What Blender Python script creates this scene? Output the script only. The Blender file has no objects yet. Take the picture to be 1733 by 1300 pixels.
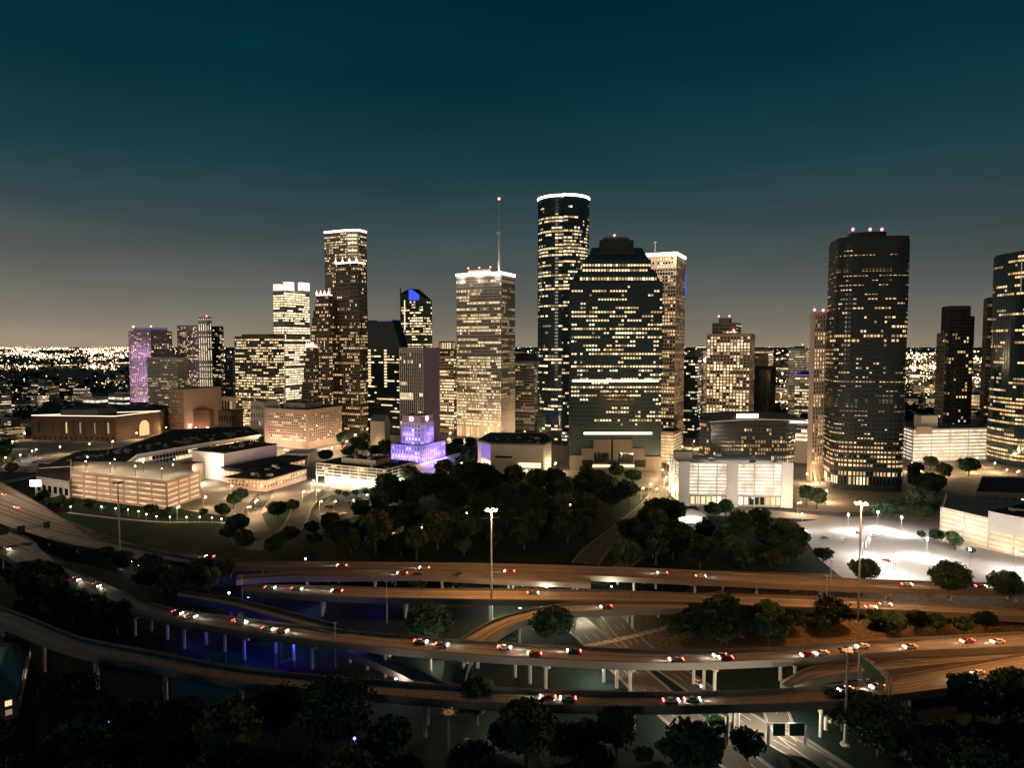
import bpy, math, random
from mathutils import Vector, noise
random.seed(7)
C = bpy.context.scene
R = math.radians
# ------------------------------------------------------------------ camera
F, CX, CY, H = 1155.0, 866.5, 650.0, 120.0
TH = math.atan(65/F); ct, st = math.cos(TH), math.sin(TH)
cd = bpy.data.cameras.new('camera'); cam = bpy.data.objects.new('camera', cd)
bpy.context.collection.objects.link(cam); C.camera = cam
cam.location = (0, 0, H); cam.rotation_euler = (R(90)-TH, 0, 0)
cd.sensor_fit = 'HORIZONTAL'; cd.sensor_width = 36; cd.lens = 36*F/1733
cd.clip_start = 1; cd.clip_end = 60000
# ------------------------------------------------------------------ sky
w = bpy.data.worlds.new('World'); C.world = w; w.use_nodes = True
nt = w.node_tree; nt.nodes.clear()
out = nt.nodes.new('ShaderNodeOutputWorld'); bg = nt.nodes.new('ShaderNodeBackground')
tc = nt.nodes.new('ShaderNodeTexCoord'); sp = nt.nodes.new('ShaderNodeSeparateXYZ')
rp = nt.nodes.new('ShaderNodeValToRGB')
nt.links.new(tc.outputs['Generated'], sp.inputs[0]); nt.links.new(sp.outputs['Z'], rp.inputs[0])
def lin(c): return tuple(((v/255+.055)/1.055)**2.4 if v > 10 else v/255/12.92 for v in c)
stops = [(0.0, (140,127,108)), (.03, (118,112,99)), (.073, (93,96,91)), (.117, (74,84,84)), (.16, (57,74,78)), (.24, (29,60,68)),
         (.35, (6,48,58)), (.45, (1,41,50)), (1.0, (4,48,56))]
while len(rp.color_ramp.elements) < len(stops): rp.color_ramp.elements.new(.5)
for e, (p, c) in zip(rp.color_ramp.elements, stops): e.position = p; e.color = (*lin(c), 1)
# warmer, brighter town glow towards the left of the view
gx = nt.nodes.new('ShaderNodeMapRange'); gx.inputs['From Min'].default_value = -.2; gx.inputs['From Max'].default_value = -.65
gx.inputs['To Min'].default_value = 0; gx.inputs['To Max'].default_value = 1
nt.links.new(sp.outputs['X'], gx.inputs['Value'])
gz = nt.nodes.new('ShaderNodeMapRange'); gz.inputs['From Min'].default_value = .18; gz.inputs['From Max'].default_value = 0
nt.links.new(sp.outputs['Z'], gz.inputs['Value'])
mm = nt.nodes.new('ShaderNodeMath'); mm.operation = 'MULTIPLY'
nt.links.new(gx.outputs[0], mm.inputs[0]); nt.links.new(gz.outputs[0], mm.inputs[1])
mx = nt.nodes.new('ShaderNodeMixRGB'); mx.blend_type = 'ADD'; mx.inputs['Color2'].default_value = (.10, .075, .05, 1)
nt.links.new(mm.outputs[0], mx.inputs['Fac']); nt.links.new(rp.outputs[0], mx.inputs['Color1'])
# faint uneven layers in the night air
sn = nt.nodes.new('ShaderNodeTexNoise'); sm = nt.nodes.new('ShaderNodeMapping'); sm.inputs['Scale'].default_value = (1.5, 1.5, 7); sn.inputs['Scale'].default_value = 1.6; sn.inputs['Detail'].default_value = 4
nt.links.new(tc.outputs['Generated'], sm.inputs[0]); nt.links.new(sm.outputs[0], sn.inputs['Vector'])
sr = nt.nodes.new('ShaderNodeMapRange'); sr.inputs['From Min'].default_value = .3; sr.inputs['From Max'].default_value = .7; sr.inputs['To Min'].default_value = .86; sr.inputs['To Max'].default_value = 1.14
nt.links.new(sn.outputs['Fac'], sr.inputs['Value']); sv = nt.nodes.new('ShaderNodeVectorMath'); sv.operation = 'SCALE'
nt.links.new(mx.outputs[0], sv.inputs[0]); nt.links.new(sr.outputs[0], sv.inputs['Scale']); nt.links.new(sv.outputs[0], bg.inputs['Color']); bg.inputs['Strength'].default_value = 1.0
nt.links.new(bg.outputs[0], out.inputs[0])
# faint warm fill sun added behind the viewpoint to brighten the facades
sd = bpy.data.lights.new('facade_fill', 'SUN'); sd.energy = .34; sd.angle = R(15); sd.color = (1, .86, .7)
so = bpy.data.objects.new('facade_fill', sd); bpy.context.collection.objects.link(so)
so.rotation_euler = Vector((-.45, -1, .05)).to_track_quat('Z', 'Y').to_euler()
C.view_settings.view_transform = 'Standard'; C.view_settings.look = 'None'
C.view_settings.exposure = 0; C.view_settings.gamma = 1
C.render.engine = 'CYCLES'
try:
    C.cycles.use_light_tree = True; C.cycles.sample_clamp_indirect = 3; C.cycles.max_bounces = 4
    C.cycles.diffuse_bounces = 2; C.cycles.glossy_bounces = 2
except Exception: pass
COL = bpy.context.collection
# ------------------------------------------------------------------ projection helpers: photo pixel -> place on the land
def W(px, py, z=0.0):
    a, b = (px-CX)/F, (CY-py)/F
    d = Vector((a, ct+b*st, b*ct-st)); t = (z-H)/d.z
    return Vector((d.x*t, d.y*t, z))
def XD(px, D, z):
    return (px-CX)/F*(D*ct+(H-z)*st)
def PD(px, D, z=0): return Vector((XD(px, D, z), D, z))
def ZT(py, D):      # height of a point seen on row py at forward distance D
    b = (CY-py)/F; return H+D*(b*ct-st)/(ct+b*st)
GA = R(26); D1 = Vector((-math.cos(GA), math.sin(GA))); D2 = Vector((math.sin(GA), math.cos(GA)))
def quad(xl, xc, xr, D, zr, ang=None):
    d1, d2 = D1, D2
    if ang is not None: a = R(ang); d1 = Vector((-math.cos(a), math.sin(a))); d2 = Vector((math.sin(a), math.cos(a)))
    c = Vector((XD(xc, D, zr), D)); h = (H-zr)*st
    def sol(px, d):
        k = (px-CX)/F
        return (k*(c.y*ct+h)-c.x)/(d.x-k*d.y*ct)
    tl, tr = abs(sol(xl, d1)), abs(sol(xr, d2))
    l, r = c+d1*tl, c+d2*tr
    return [c, r, r+d1*tl, l]
def front(xl, xr, D, zr, depth, ang=None):     # frontal slab: near-left-face seen, given depth
    a = GA if ang is None else R(ang)
    q = quad(xl, xr, xr+1, D, zr, None if ang is None else ang)
    d2 = Vector((math.sin(a), math.cos(a)))
    return [q[0], q[0]+d2*depth, q[3]+d2*depth, q[3]]
def inset(poly, s):
    c = sum(poly, Vector((0, 0)))/len(poly); return [c+(p-c)*s for p in poly]
def sell(px, D, zr, a, b, n, rot, N=40):
    c = Vector((XD(px, D, zr), D)); o = []
    for i in range(N):
        t = 2*math.pi*i/N; x = a*math.copysign(abs(math.cos(t))**(2/n), math.cos(t)); y = b*math.copysign(abs(math.sin(t))**(2/n), math.sin(t))
        o.append(Vector((c.x+x*math.cos(rot)-y*math.sin(rot), c.y+x*math.sin(rot)+y*math.cos(rot))))
    return o
def pip(p, poly):
    r = False; n = len(poly)
    for i in range(n):
        a, b = poly[i], poly[i-1]
        if (a[1] > p[1]) != (b[1] > p[1]) and p[0] < (b[0]-a[0])*(p[1]-a[1])/(b[1]-a[1])+a[0]: r = not r
    return r
# ------------------------------------------------------------------ materials
M = {}
def mat(name, col, rough=.8, metal=0, var=.15, scale=.15, spec=.3):
    m = bpy.data.materials.new(name); m.use_nodes = True; n = m.node_tree; b = n.nodes['Principled BSDF']
    b.inputs['Roughness'].default_value = rough; b.inputs['Metallic'].default_value = metal
    b.inputs['Specular IOR Level'].default_value = .04 if rough >= .8 else spec
    g = n.nodes.new('ShaderNodeNewGeometry'); t = n.nodes.new('ShaderNodeTexNoise'); t.inputs['Scale'].default_value = scale; t.inputs['Detail'].default_value = 5
    x = n.nodes.new('ShaderNodeMixRGB'); x.inputs[1].default_value = (*[c*(1-var) for c in col], 1); x.inputs[2].default_value = (*[min(1, c*(1+var)) for c in col], 1)
    n.links.new(g.outputs['Position'], t.inputs['Vector']); n.links.new(t.outputs['Fac'], x.inputs['Fac']); n.links.new(x.outputs[0], b.inputs['Base Color'])
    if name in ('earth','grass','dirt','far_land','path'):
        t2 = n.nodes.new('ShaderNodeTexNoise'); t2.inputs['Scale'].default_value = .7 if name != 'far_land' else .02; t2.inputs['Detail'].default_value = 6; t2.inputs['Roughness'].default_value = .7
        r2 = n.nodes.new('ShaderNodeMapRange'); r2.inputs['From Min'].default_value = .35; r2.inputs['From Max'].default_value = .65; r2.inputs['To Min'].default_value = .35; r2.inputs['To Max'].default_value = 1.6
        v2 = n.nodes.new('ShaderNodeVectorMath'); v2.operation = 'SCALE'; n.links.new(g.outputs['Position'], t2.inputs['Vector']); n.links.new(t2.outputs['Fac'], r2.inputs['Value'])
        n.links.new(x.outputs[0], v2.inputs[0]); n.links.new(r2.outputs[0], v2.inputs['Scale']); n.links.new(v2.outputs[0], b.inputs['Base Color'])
    M[name] = m; return m
def emi(name, col, s, sample=False, var=0, scale=.1):
    m = bpy.data.materials.new(name); m.use_nodes = True; n = m.node_tree; b = n.nodes['Principled BSDF']
    b.inputs['Base Color'].default_value = (*[c*.3 for c in col], 1); b.inputs['Roughness'].default_value = .6
    b.inputs['Emission Color'].default_value = (*col, 1); b.inputs['Emission Strength'].default_value = s
    if var:
        g = n.nodes.new('ShaderNodeNewGeometry'); t = n.nodes.new('ShaderNodeTexNoise'); t.inputs['Scale'].default_value = scale; t.inputs['Detail'].default_value = 3
        r = n.nodes.new('ShaderNodeMapRange'); r.inputs['From Min'].default_value = .35; r.inputs['From Max'].default_value = .65
        r.inputs['To Min'].default_value = s*(1-var); r.inputs['To Max'].default_value = s*(1+var)
        n.links.new(g.outputs['Position'], t.inputs['Vector']); n.links.new(t.outputs['Fac'], r.inputs['Value']); n.links.new(r.outputs[0], b.inputs['Emission Strength'])
    if not sample: m.cycles.emission_sampling = 'NONE'
    M[name] = m; return m
mat('glass_dark', (.012,.03,.034), .12, 0, .1, .1, .6); mat('glass_black', (.006,.012,.015), .1, 0, .1, .1, .6)
mat('glass_grey', (.05,.055,.06), .2, 0, .2, .1, .5); mat('stone_tan', (.42,.34,.27)); mat('stone_pale', (.55,.5,.44))
mat('stone_rose', (.42,.31,.26)); mat('concrete', (.34,.32,.29)); mat('concrete_dark', (.14,.135,.13)); mat('brick_brown', (.13,.09,.068))
mat('granite_dark', (.05,.048,.045)); mat('granite_brown', (.17,.14,.115)); mat('wall_teal', (.012,.034,.038), .5); mat('wall_black', (.022,.028,.027), .6); mat('white_panel', (.6,.57,.54))
mat('pink_glow_wall', (.52,.38,.44)); mat('roof_dark', (.03,.033,.035)); mat('roof_mid', (.09,.085,.08)); mat('lilac_wall', (.24,.2,.27)); mat('temple_grey', (.045,.058,.054)); mat('granite_mid', (.15,.13,.11)); mat('leaf_olive', (.085,.09,.035), .8, 0, .4, .4); mat('far_land', (.2,.165,.125), .95, 0, .7, .004)  # the pink tower's lavender lighting is mixed into its wall base colour
mat('steel', (.3,.3,.3), .45, .6); mat('steel_dark', (.06,.06,.06), .5, .4); mat('asphalt', (.06,.055,.05), .85, 0, .25, .08); mat('road_concrete', (.17,.15,.13), .85, 0, .22, .12)
mat('barrier', (.13,.12,.11)); mat('paint_white', (.3,.28,.25)); mat('bark', (.07,.05,.035)); mat('leaf_dark', (.018,.042,.028), .8, 0, .4, .4); mat('leaf_mid', (.045,.078,.042), .8, 0, .4, .4)
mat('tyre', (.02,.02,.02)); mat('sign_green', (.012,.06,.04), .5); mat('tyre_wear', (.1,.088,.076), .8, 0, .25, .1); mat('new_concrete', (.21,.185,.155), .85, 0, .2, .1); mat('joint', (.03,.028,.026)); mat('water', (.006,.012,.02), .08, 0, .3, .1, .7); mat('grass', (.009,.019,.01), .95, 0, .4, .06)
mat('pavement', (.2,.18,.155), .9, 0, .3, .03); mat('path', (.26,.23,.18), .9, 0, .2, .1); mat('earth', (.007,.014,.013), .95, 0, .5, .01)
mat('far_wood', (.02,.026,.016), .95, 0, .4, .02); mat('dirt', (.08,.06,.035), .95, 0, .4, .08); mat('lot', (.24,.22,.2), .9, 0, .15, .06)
for nme, c in (('car_white', (.6,.6,.6)), ('car_grey', (.15,.16,.17)), ('car_black', (.02,.02,.022)), ('car_red', (.35,.03,.025)), ('car_blue', (.04,.08,.2)), ('car_silver', (.4,.41,.42))): mat(nme, c, .35, .1, .05, .5, .5)
# lit windows of many strengths
emi('w0', (1,.80,.48), 1.5); emi('w1', (1,.74,.40), 1.1); emi('w2', (1,.66,.33), .55); emi('w3', (1,.72,.42), .24); emi('w4', (1,.88,.64), 2.1); emi('w5', (.8,.9,1), .8)
emi('w6', (1,.58,.26), .95); emi('w7', (1,.75,.45), .09)
emi('open_glow', (1,.88,.68), .95, False, .5, .12); emi('open_glow_warm', (1,.72,.42), .62, False, .5, .12); emi('lit_hall', (1,.85,.6), 3.2, False, .5, .15)  # garage openings glow themselves, patchily, in place of lamps and lit decks inside
emi('crown_lamp', (1,.86,.72), 6); emi('crown_soft', (1,.72,.5), 2.2); emi('lamp_warm', (1,.72,.4), 30); emi('lamp_white', (1,.93,.8), 40); emi('lamp_orange', (1,.6,.25), 35)
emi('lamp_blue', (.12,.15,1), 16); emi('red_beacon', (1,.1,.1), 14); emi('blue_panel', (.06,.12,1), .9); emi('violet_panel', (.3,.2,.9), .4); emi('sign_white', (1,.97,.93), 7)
emi('headlight', (1,.9,.72), 22); emi('taillight', (1,.12,.08), 14); emi('green_lit', (.6,1,.5), 1.2)
emi('far0', (1,.7,.38), 7); emi('far1', (1,.55,.25), 4); emi('far2', (1,.84,.62), 12); emi('far3', (1,.3,.2), 4); emi('far4', (1,.7,.4), 2.2)
# ------------------------------------------------------------------ mesh helpers
class MB:
    def __init__(s): s.v = []; s.f = []; s.m = []; s.mats = []
    def mi(s, n):
        if n not in s.mats: s.mats.append(n)
        return s.mats.index(n)
    def face(s, pts, m):
        i = len(s.v); s.v += [tuple(p) for p in pts]; s.f.append(tuple(range(i, i+len(pts)))); s.m.append(s.mi(m))
    def prism(s, poly, z0, z1, m, top=None, bottom=True):
        n = len(poly); i = len(s.v)
        s.v += [(p[0], p[1], z0) for p in poly]+[(p[0], p[1], z1) for p in poly]
        for k in range(n):
            j = (k+1) % n; s.f.append((i+k, i+j, i+n+j, i+n+k)); s.m.append(s.mi(m))
        s.f.append(tuple(i+n+k for k in range(n))); s.m.append(s.mi(top or m))
        if bottom: s.f.append(tuple(i+n-1-k for k in range(n))); s.m.append(s.mi(m))
    def frustum(s, p0, p1, z0, z1, m):
        n = len(p0); i = len(s.v)
        s.v += [(p[0], p[1], z0) for p in p0]+[(p[0], p[1], z1) for p in p1]
        for k in range(n):
            j = (k+1) % n; s.f.append((i+k, i+j, i+n+j, i+n+k)); s.m.append(s.mi(m))
        s.f.append(tuple(i+n+k for k in range(n))); s.m.append(s.mi(m))
    def box(s, x0, x1, y0, y1, z0, z1, m): s.prism([(x0, y0), (x1, y0), (x1, y1), (x0, y1)], z0, z1, m)
    def tube(s, a, b, r0, r1, m, n=8):
        a, b = Vector(a), Vector(b); d = (b-a).normalized(); u = d.orthogonal().normalized(); v = d.cross(u); i = len(s.v)
        for c, r in ((a, r0), (b, r1)):
            for k in range(n):
                t = 2*math.pi*k/n; s.v.append(tuple(c+u*(r*math.cos(t))+v*(r*math.sin(t))))
        for k in range(n):
            j = (k+1) % n; s.f.append((i+k, i+j, i+n+j, i+n+k)); s.m.append(s.mi(m))
        s.f.append(tuple(i+n+k for k in range(n))); s.m.append(s.mi(m)); s.f.append(tuple(i+n-1-k for k in range(n))); s.m.append(s.mi(m))
    def ball(s, c, r, m, nu=8, nv=5, sz=1):
        i = len(s.v); c = Vector(c)
        for a in range(1, nv):
            ph = math.pi*a/nv
            for k in range(nu):
                t = 2*math.pi*k/nu; s.v.append((c.x+r*math.sin(ph)*math.cos(t), c.y+r*math.sin(ph)*math.sin(t), c.z+r*sz*math.cos(ph)))
        s.v += [(c.x, c.y, c.z+r*sz), (c.x, c.y, c.z-r*sz)]; T = i+(nv-1)*nu; B_ = T+1; q = s.mi(m)
        for k in range(nu):
            j = (k+1) % nu; s.f.append((i+k, i+j, T)); s.m.append(q)
            e = i+(nv-2)*nu; s.f.append((e+j, e+k, B_)); s.m.append(q)
            for a in range(nv-2): s.f.append((i+a*nu+k, i+(a+1)*nu+k, i+(a+1)*nu+j, i+a*nu+j)); s.m.append(q)
    def build(s, name, parent=None, **kw):
        me = bpy.data.meshes.new(name); me.from_pydata(s.v, [], s.f)
        for n in s.mats: me.materials.append(M[n])
        me.polygons.foreach_set('material_index', s.m); me.update()
        o = bpy.data.objects.new(name, me); COL.objects.link(o)
        if parent: o.parent = parent; o.location = -Vector(parent.location)   # meshes are written in world coordinates
        for k, v in kw.items(): o[k] = v
        return o
def thing(name, label, cat, loc=(0,0,0), group=None):
    o = bpy.data.objects.new(name, None); COL.objects.link(o); o.location = loc; o['label'] = label; o['category'] = cat
    if group: o['group'] = group
    return o
def tag(o, label, cat, group=None):
    o['label'] = label; o['category'] = cat
    if group: o['group'] = group
    return o
def copy_tree(o, parent=None):
    c = o.copy(); COL.objects.link(c)
    if parent: c.parent = parent
    for ch in KIDS.get(o.name, []): copy_tree(ch, c)
    return c
KIDS = {}
def remember(o):
    KIDS[o.name] = [c for c in o.children]
    for c in o.children: remember(c)
def light(parent, loc, power, col, r=.4, kind='POINT', name='lamp_light'):
    l = bpy.data.lights.new(name, kind); l.energy = power; l.color = col; l.shadow_soft_size = r
    o = bpy.data.objects.new(name, l); COL.objects.link(o); o.parent = parent; o.location = Vector(loc)-Vector(parent.location) if parent else loc
    return o
FOOT = []           # footprints to keep trees and lamps out of
PAL = {'warm': ['w0']*4+['w1']*5+['w2']*3+['w3']*2+['w4'], 'amber': ['w1']*4+['w6']*3+['w2']*4+['w3']*3, 'bright': ['w4']*4+['w0']*5+['w1']*3,
       'dim': ['w2']*3+['w3']*5+['w7']*4+['w1'], 'cool': ['w5', 'w0', 'w2', 'w1', 'w3', 'w4', 'w5'], 'home': ['w1','w6','w2','w3','w7','w0'], 'garage': ['open_glow'], 'garagew': ['open_glow_warm']}  # garage palettes are glowing panels in place of lit open decks
def rows(root, poly, z0, z1, nfl, pitch, ww=.6, wh=.5, p=.3, run=3, pal='warm', dark='glass_black', off=.05, zprof=None, part='window_row', lo=.0):
    """one window_row part per storey, panes on every side that can be seen"""
    fh = (z1-z0)/nfl; n = len(poly); cols = PAL[pal]; edges = []
    for k in range(n):
        a, b = Vector(poly[k][:2]), Vector(poly[(k+1) % n][:2]); d = b-a; L = d.length
        if L < .8: continue
        nr = Vector((d.y, -d.x))/L; mid = (a+b)/2
        if nr.dot(-mid.normalized()) < -.12: continue
        edges.append((a, d/L, L, nr))
    for f in range(nfl):
        m = MB(); za = z0+f*fh+fh*(1-wh)*.5; zb = za+fh*wh
        pf = zprof(f/nfl) if zprof else 1
        q = min(.97, p*pf*random.choice((.35, .6, .8, 1, 1.2, 1.5, 2.1))); on = random.random() < q; cm = random.choice(cols)
        for a, d, L, nr in edges:
            nc = max(1, round(L/pitch)); st_ = L/nc
            for c in range(nc):
                if random.random() < 1/run: on = random.random() < q; cm = random.choice(cols)
                s0 = a+d*(st_*(c+(1-ww)/2))+nr*off; s1 = a+d*(st_*(c+(1+ww)/2))+nr*off
                mt = (cm if random.random() < .5 else random.choice(cols)) if on else dark
                m.face([(s0.x, s0.y, za), (s1.x, s1.y, za), (s1.x, s1.y, zb), (s0.x, s0.y, zb)], mt)
        if m.f: m.build(part, root)
def fins(m, poly, z0, z1, pitch, wd, dp, mt):
    n = len(poly)
    for k in range(n):
        a, b = Vector(poly[k][:2]), Vector(poly[(k+1) % n][:2]); d = b-a; L = d.length
        if L < 1: continue
        d /= L; nr = Vector((d.y, -d.x))
        if nr.dot(-((a+b)/2).normalized()) < -.12: continue
        nc = max(1, round(L/pitch))
        for c in range(nc+1):
            o = a+d*(L*c/nc); p0 = o-d*wd/2; p1 = o+d*wd/2
            m.prism([p0+nr*dp, p1+nr*dp, p1+nr*.01, p0+nr*.01], z0, z1, mt, bottom=False)
def ring(poly, z0, z1, t, mt, gap=.05):
    m = MB(); n = len(poly)
    for k in range(n):
        a, b = Vector(poly[k][:2]), Vector(poly[(k+1) % n][:2]); d = (b-a); L = d.length
        if L < .2: continue
        d /= L; nr = Vector((d.y, -d.x))
        m.prism([a+nr*(gap+t)-d*.0, b+nr*(gap+t), b+nr*gap, a+nr*gap], z0, z1, mt)
    return m
def beacon(root, p, r=1.1, mt='red_beacon'):
    m = MB(); m.tube(p, (p[0], p[1], p[2]+2), .15, .15, 'steel_dark', 6); m.ball((p[0], p[1], p[2]+2.4), r, mt); return m.build('beacon', root)
def cen(poly):
    return sum((Vector(p[:2]) for p in poly), Vector((0, 0)))/len(poly)
def tower(name, label, cat, poly, z1, fh=4.0, pitch=4.0, wall='concrete', roof='roof_dark', z0=0, parapet=1.5, root=None, fin=None, wz0=5, wz1=None, band=None, **kw):
    c = cen(poly)
    if root is None:
        root = thing(name, label, cat, (c.x, c.y, 0)); FOOT.append(poly)
    m = MB(); m.prism(poly, z0, z1, wall, roof, bottom=False)
    if fin: fins(m, poly, z0, z1, *fin, wall)
    if band:
        nb = max(1, int((z1-z0-wz0)/fh)); bh, bd = band
        for k in range(nb):
            zz = z0+wz0+(z1-parapet-z0-wz0)*k/nb
            e = ring(poly, zz-bh/2, zz+bh/2, bd, wall, .0)
            i = len(m.v); q = m.mi(wall); m.v += e.v; m.f += [tuple(x+i for x in f) for f in e.f]; m.m += [q]*len(e.f)
    m.build('wall', root)
    pr = ring(inset(poly, .995), z1, z1+parapet*.7, .01, wall, -.5) if parapet else None
    if pr: pr.build('parapet', root)
    wt = z1-parapet*1.4 if wz1 is None else wz1
    nfl = max(1, int((wt-z0-wz0)/fh))
    rows(root, poly, z0+wz0, wt, nfl, pitch, **kw)
    return root
# ================================================================== SETTING: ground, streets, decks
def struct(mb, name): o = mb.build(name); o['kind'] = 'structure'; return o
g = MB(); g.face([(-40000,-2000,0), (40000,-2000,0), (40000,50000,0), (-40000,50000,0)], 'earth'); struct(g, 'ground')
def sheet(name, pts, z, m):
    s = MB(); s.face([W(x, y, 0)[:2]+(z,) if False else (W(x, y, 0).x, W(x, y, 0).y, z) for x, y in pts], m); return struct(s, name)
EDG = []
def smooth(pts, step=4.0):
    P = [Vector(p) for p in pts]; P = [P[0]*2-P[1]]+P+[P[-1]*2-P[-2]]; o = []
    for i in range(1, len(P)-2):
        n = max(3, int((P[i+1]-P[i]).length/step)) if step else 10
        for k in range(n):
            t = k/n; a, b, c, d = P[i-1], P[i], P[i+1], P[i+2]
            o.append(.5*((2*b)+(-a+c)*t+(2*a-5*b+4*c-d)*t*t+(-a+3*b-3*c+d)*t**3))
    o.append(P[-2]); return o
def resample(pts, n):
    L = [0]
    for a, b in zip(pts, pts[1:]): L.append(L[-1]+(b-a).length)
    o = []; j = 0
    for i in range(n):
        t = L[-1]*i/(n-1)
        while j < len(L)-2 and L[j+1] < t: j += 1
        o.append(pts[j].lerp(pts[j+1], (t-L[j])/max(1e-6, L[j+1]-L[j])))
    return o
ROADS = {}
sheet('grass_park', [(100,872),(200,845),(420,880),(560,840),(720,800),(1150,830),(1200,880),(1400,890),(1380,960),(330,950),(160,915)], .012, 'grass')
sheet('downtown_pavement', [(-700,690),(-300,650),(300,625),(1400,625),(2200,650),(2600,760),(1900,905),(1590,905),(1400,880),(1180,872),(960,812),(820,800),(715,815),(560,855),(530,840),(440,870),(350,880),(300,872),(60,800),(-300,790)], .006, 'pavement')
sheet('parking_lot', [(1345,885),(1400,878),(1530,883),(1700,935),(1800,962),(1800,990),(1560,986),(1430,982),(1385,945)], .018, 'lot')
sheet('parking_forecourt', [(560,838),(700,832),(735,845),(640,868),(545,885),(530,868)], .018, 'asphalt')
sheet('verge', [(1150,1012),(1200,965),(1420,972),(1900,1010),(1900,1100),(1500,1082),(1300,1098),(1160,1100),(1040,1105),(1010,1050)], .014, 'dirt')
def street(name, pts, wd, z=.03, m='asphalt', marks=False, kerb=True):
    P = smooth([W(x, y, 0) for x, y in pts], 5); s = MB(); q = MB(); L = []; Rr = []
    for i, p in enumerate(P):
        t = (P[min(i+1, len(P)-1)]-P[max(i-1, 0)]).normalized(); nn = Vector((-t.y, t.x, 0)); L.append(p+nn*wd/2); Rr.append(p-nn*wd/2)
    for i in range(len(P)-1):
        s.face([(L[i].x, L[i].y, z), (Rr[i].x, Rr[i].y, z), (Rr[i+1].x, Rr[i+1].y, z), (L[i+1].x, L[i+1].y, z)], m)
        if kerb:
            for E, sg in ((L, 1), (Rr, -1)):
                a, b = E[i], E[i+1]; t = (b-a).normalized(); nn = Vector((-t.y, t.x, 0))*sg*.4
                s.prism([a, b, b+nn, a+nn] if sg < 0 else [a+nn, b+nn, b, a], 0, .15, 'barrier', bottom=False)
        if marks:
            for fr in marks:
                if i % 3 == 0 or fr in (0.04, .96):
                    c0 = L[i].lerp(Rr[i], fr); c1 = L[i+1].lerp(Rr[i+1], fr); t = (c1-c0).normalized(); nn = Vector((-t.y, t.x, 0))*.12
                    q.face([(c0+nn)[:2]+(z+.006,) if False else ((c0+nn).x, (c0+nn).y, z+.006), ((c0-nn).x, (c0-nn).y, z+.006), ((c1-nn).x, (c1-nn).y, z+.006), ((c1+nn).x, (c1+nn).y, z+.006)], 'paint_white')
    o = struct(s, name)
    if marks and q.f: q.build('lane_marking', o)
    ROADS[name] = (L, Rr, 0)
    for i in range(len(P)-1): EDG.append([L[i], Rr[i], Rr[i+1], L[i+1]])
    return o
MK = (.04, .35, .65, .96)
street('parkway', [(850,962),(905,1000),(962,1045),(1048,1120),(1150,1212),(1240,1280),(1360,1380)], 13, marks=MK)
street('parkway', [(1010,1010),(1075,1090),(1160,1150),(1265,1222),(1420,1310),(1500,1370)], 10, marks=MK)
street('slip_road', [(1310,1195),(1330,1240),(1400,1290),(1480,1340)], 8, .035, marks=(.04,.5,.96))
street('side_street', [(990,955),(1010,930),(1060,890),(1105,850),(1125,820),(1135,790),(1150,740)], 15, marks=(.04,.5,.96))
street('park_drive', [(1010,990),(1060,955),(1120,925),(1210,895),(1290,885)], 8, .04)
street('theatre_street', [(470,800),(452,830),(428,865),(432,888),(440,900)], 12, .03)
street('avenue', [(545,830),(515,855),(500,885),(480,905),(420,930)], 14, .034, marks=(.04,.5,.96))
street('avenue', [(960,700),(930,740),(905,790),(925,830)], 13)
street('cross_street', [(-100,838),(30,812),(110,795),(200,765),(260,745),(420,722),(600,755),(760,790),(930,820),(1130,838),(1400,870),(1560,862),(1800,850)], 12, .028)
street('footpath', [(115,868),(200,878),(280,884),(375,885),(430,900)], 2.5, .05, 'path', kerb=False)
street('footpath', [(730,885),(790,880),(850,876),(900,880)], 3, .05, 'path', kerb=False)
street('bayou_path', [(1140,1060),(1060,1080),(990,1095)], 3, .05, 'path', kerb=False)
bw = MB(); bw.face([(W(x, y, 0).x, W(x, y, 0).y, .02) for x, y in ((290,1135),(380,1100),(470,1082),(560,1072),(600,1082),(560,1110),(470,1140),(380,1190),(290,1200))], 'water'); struct(bw, 'bayou_water')

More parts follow.
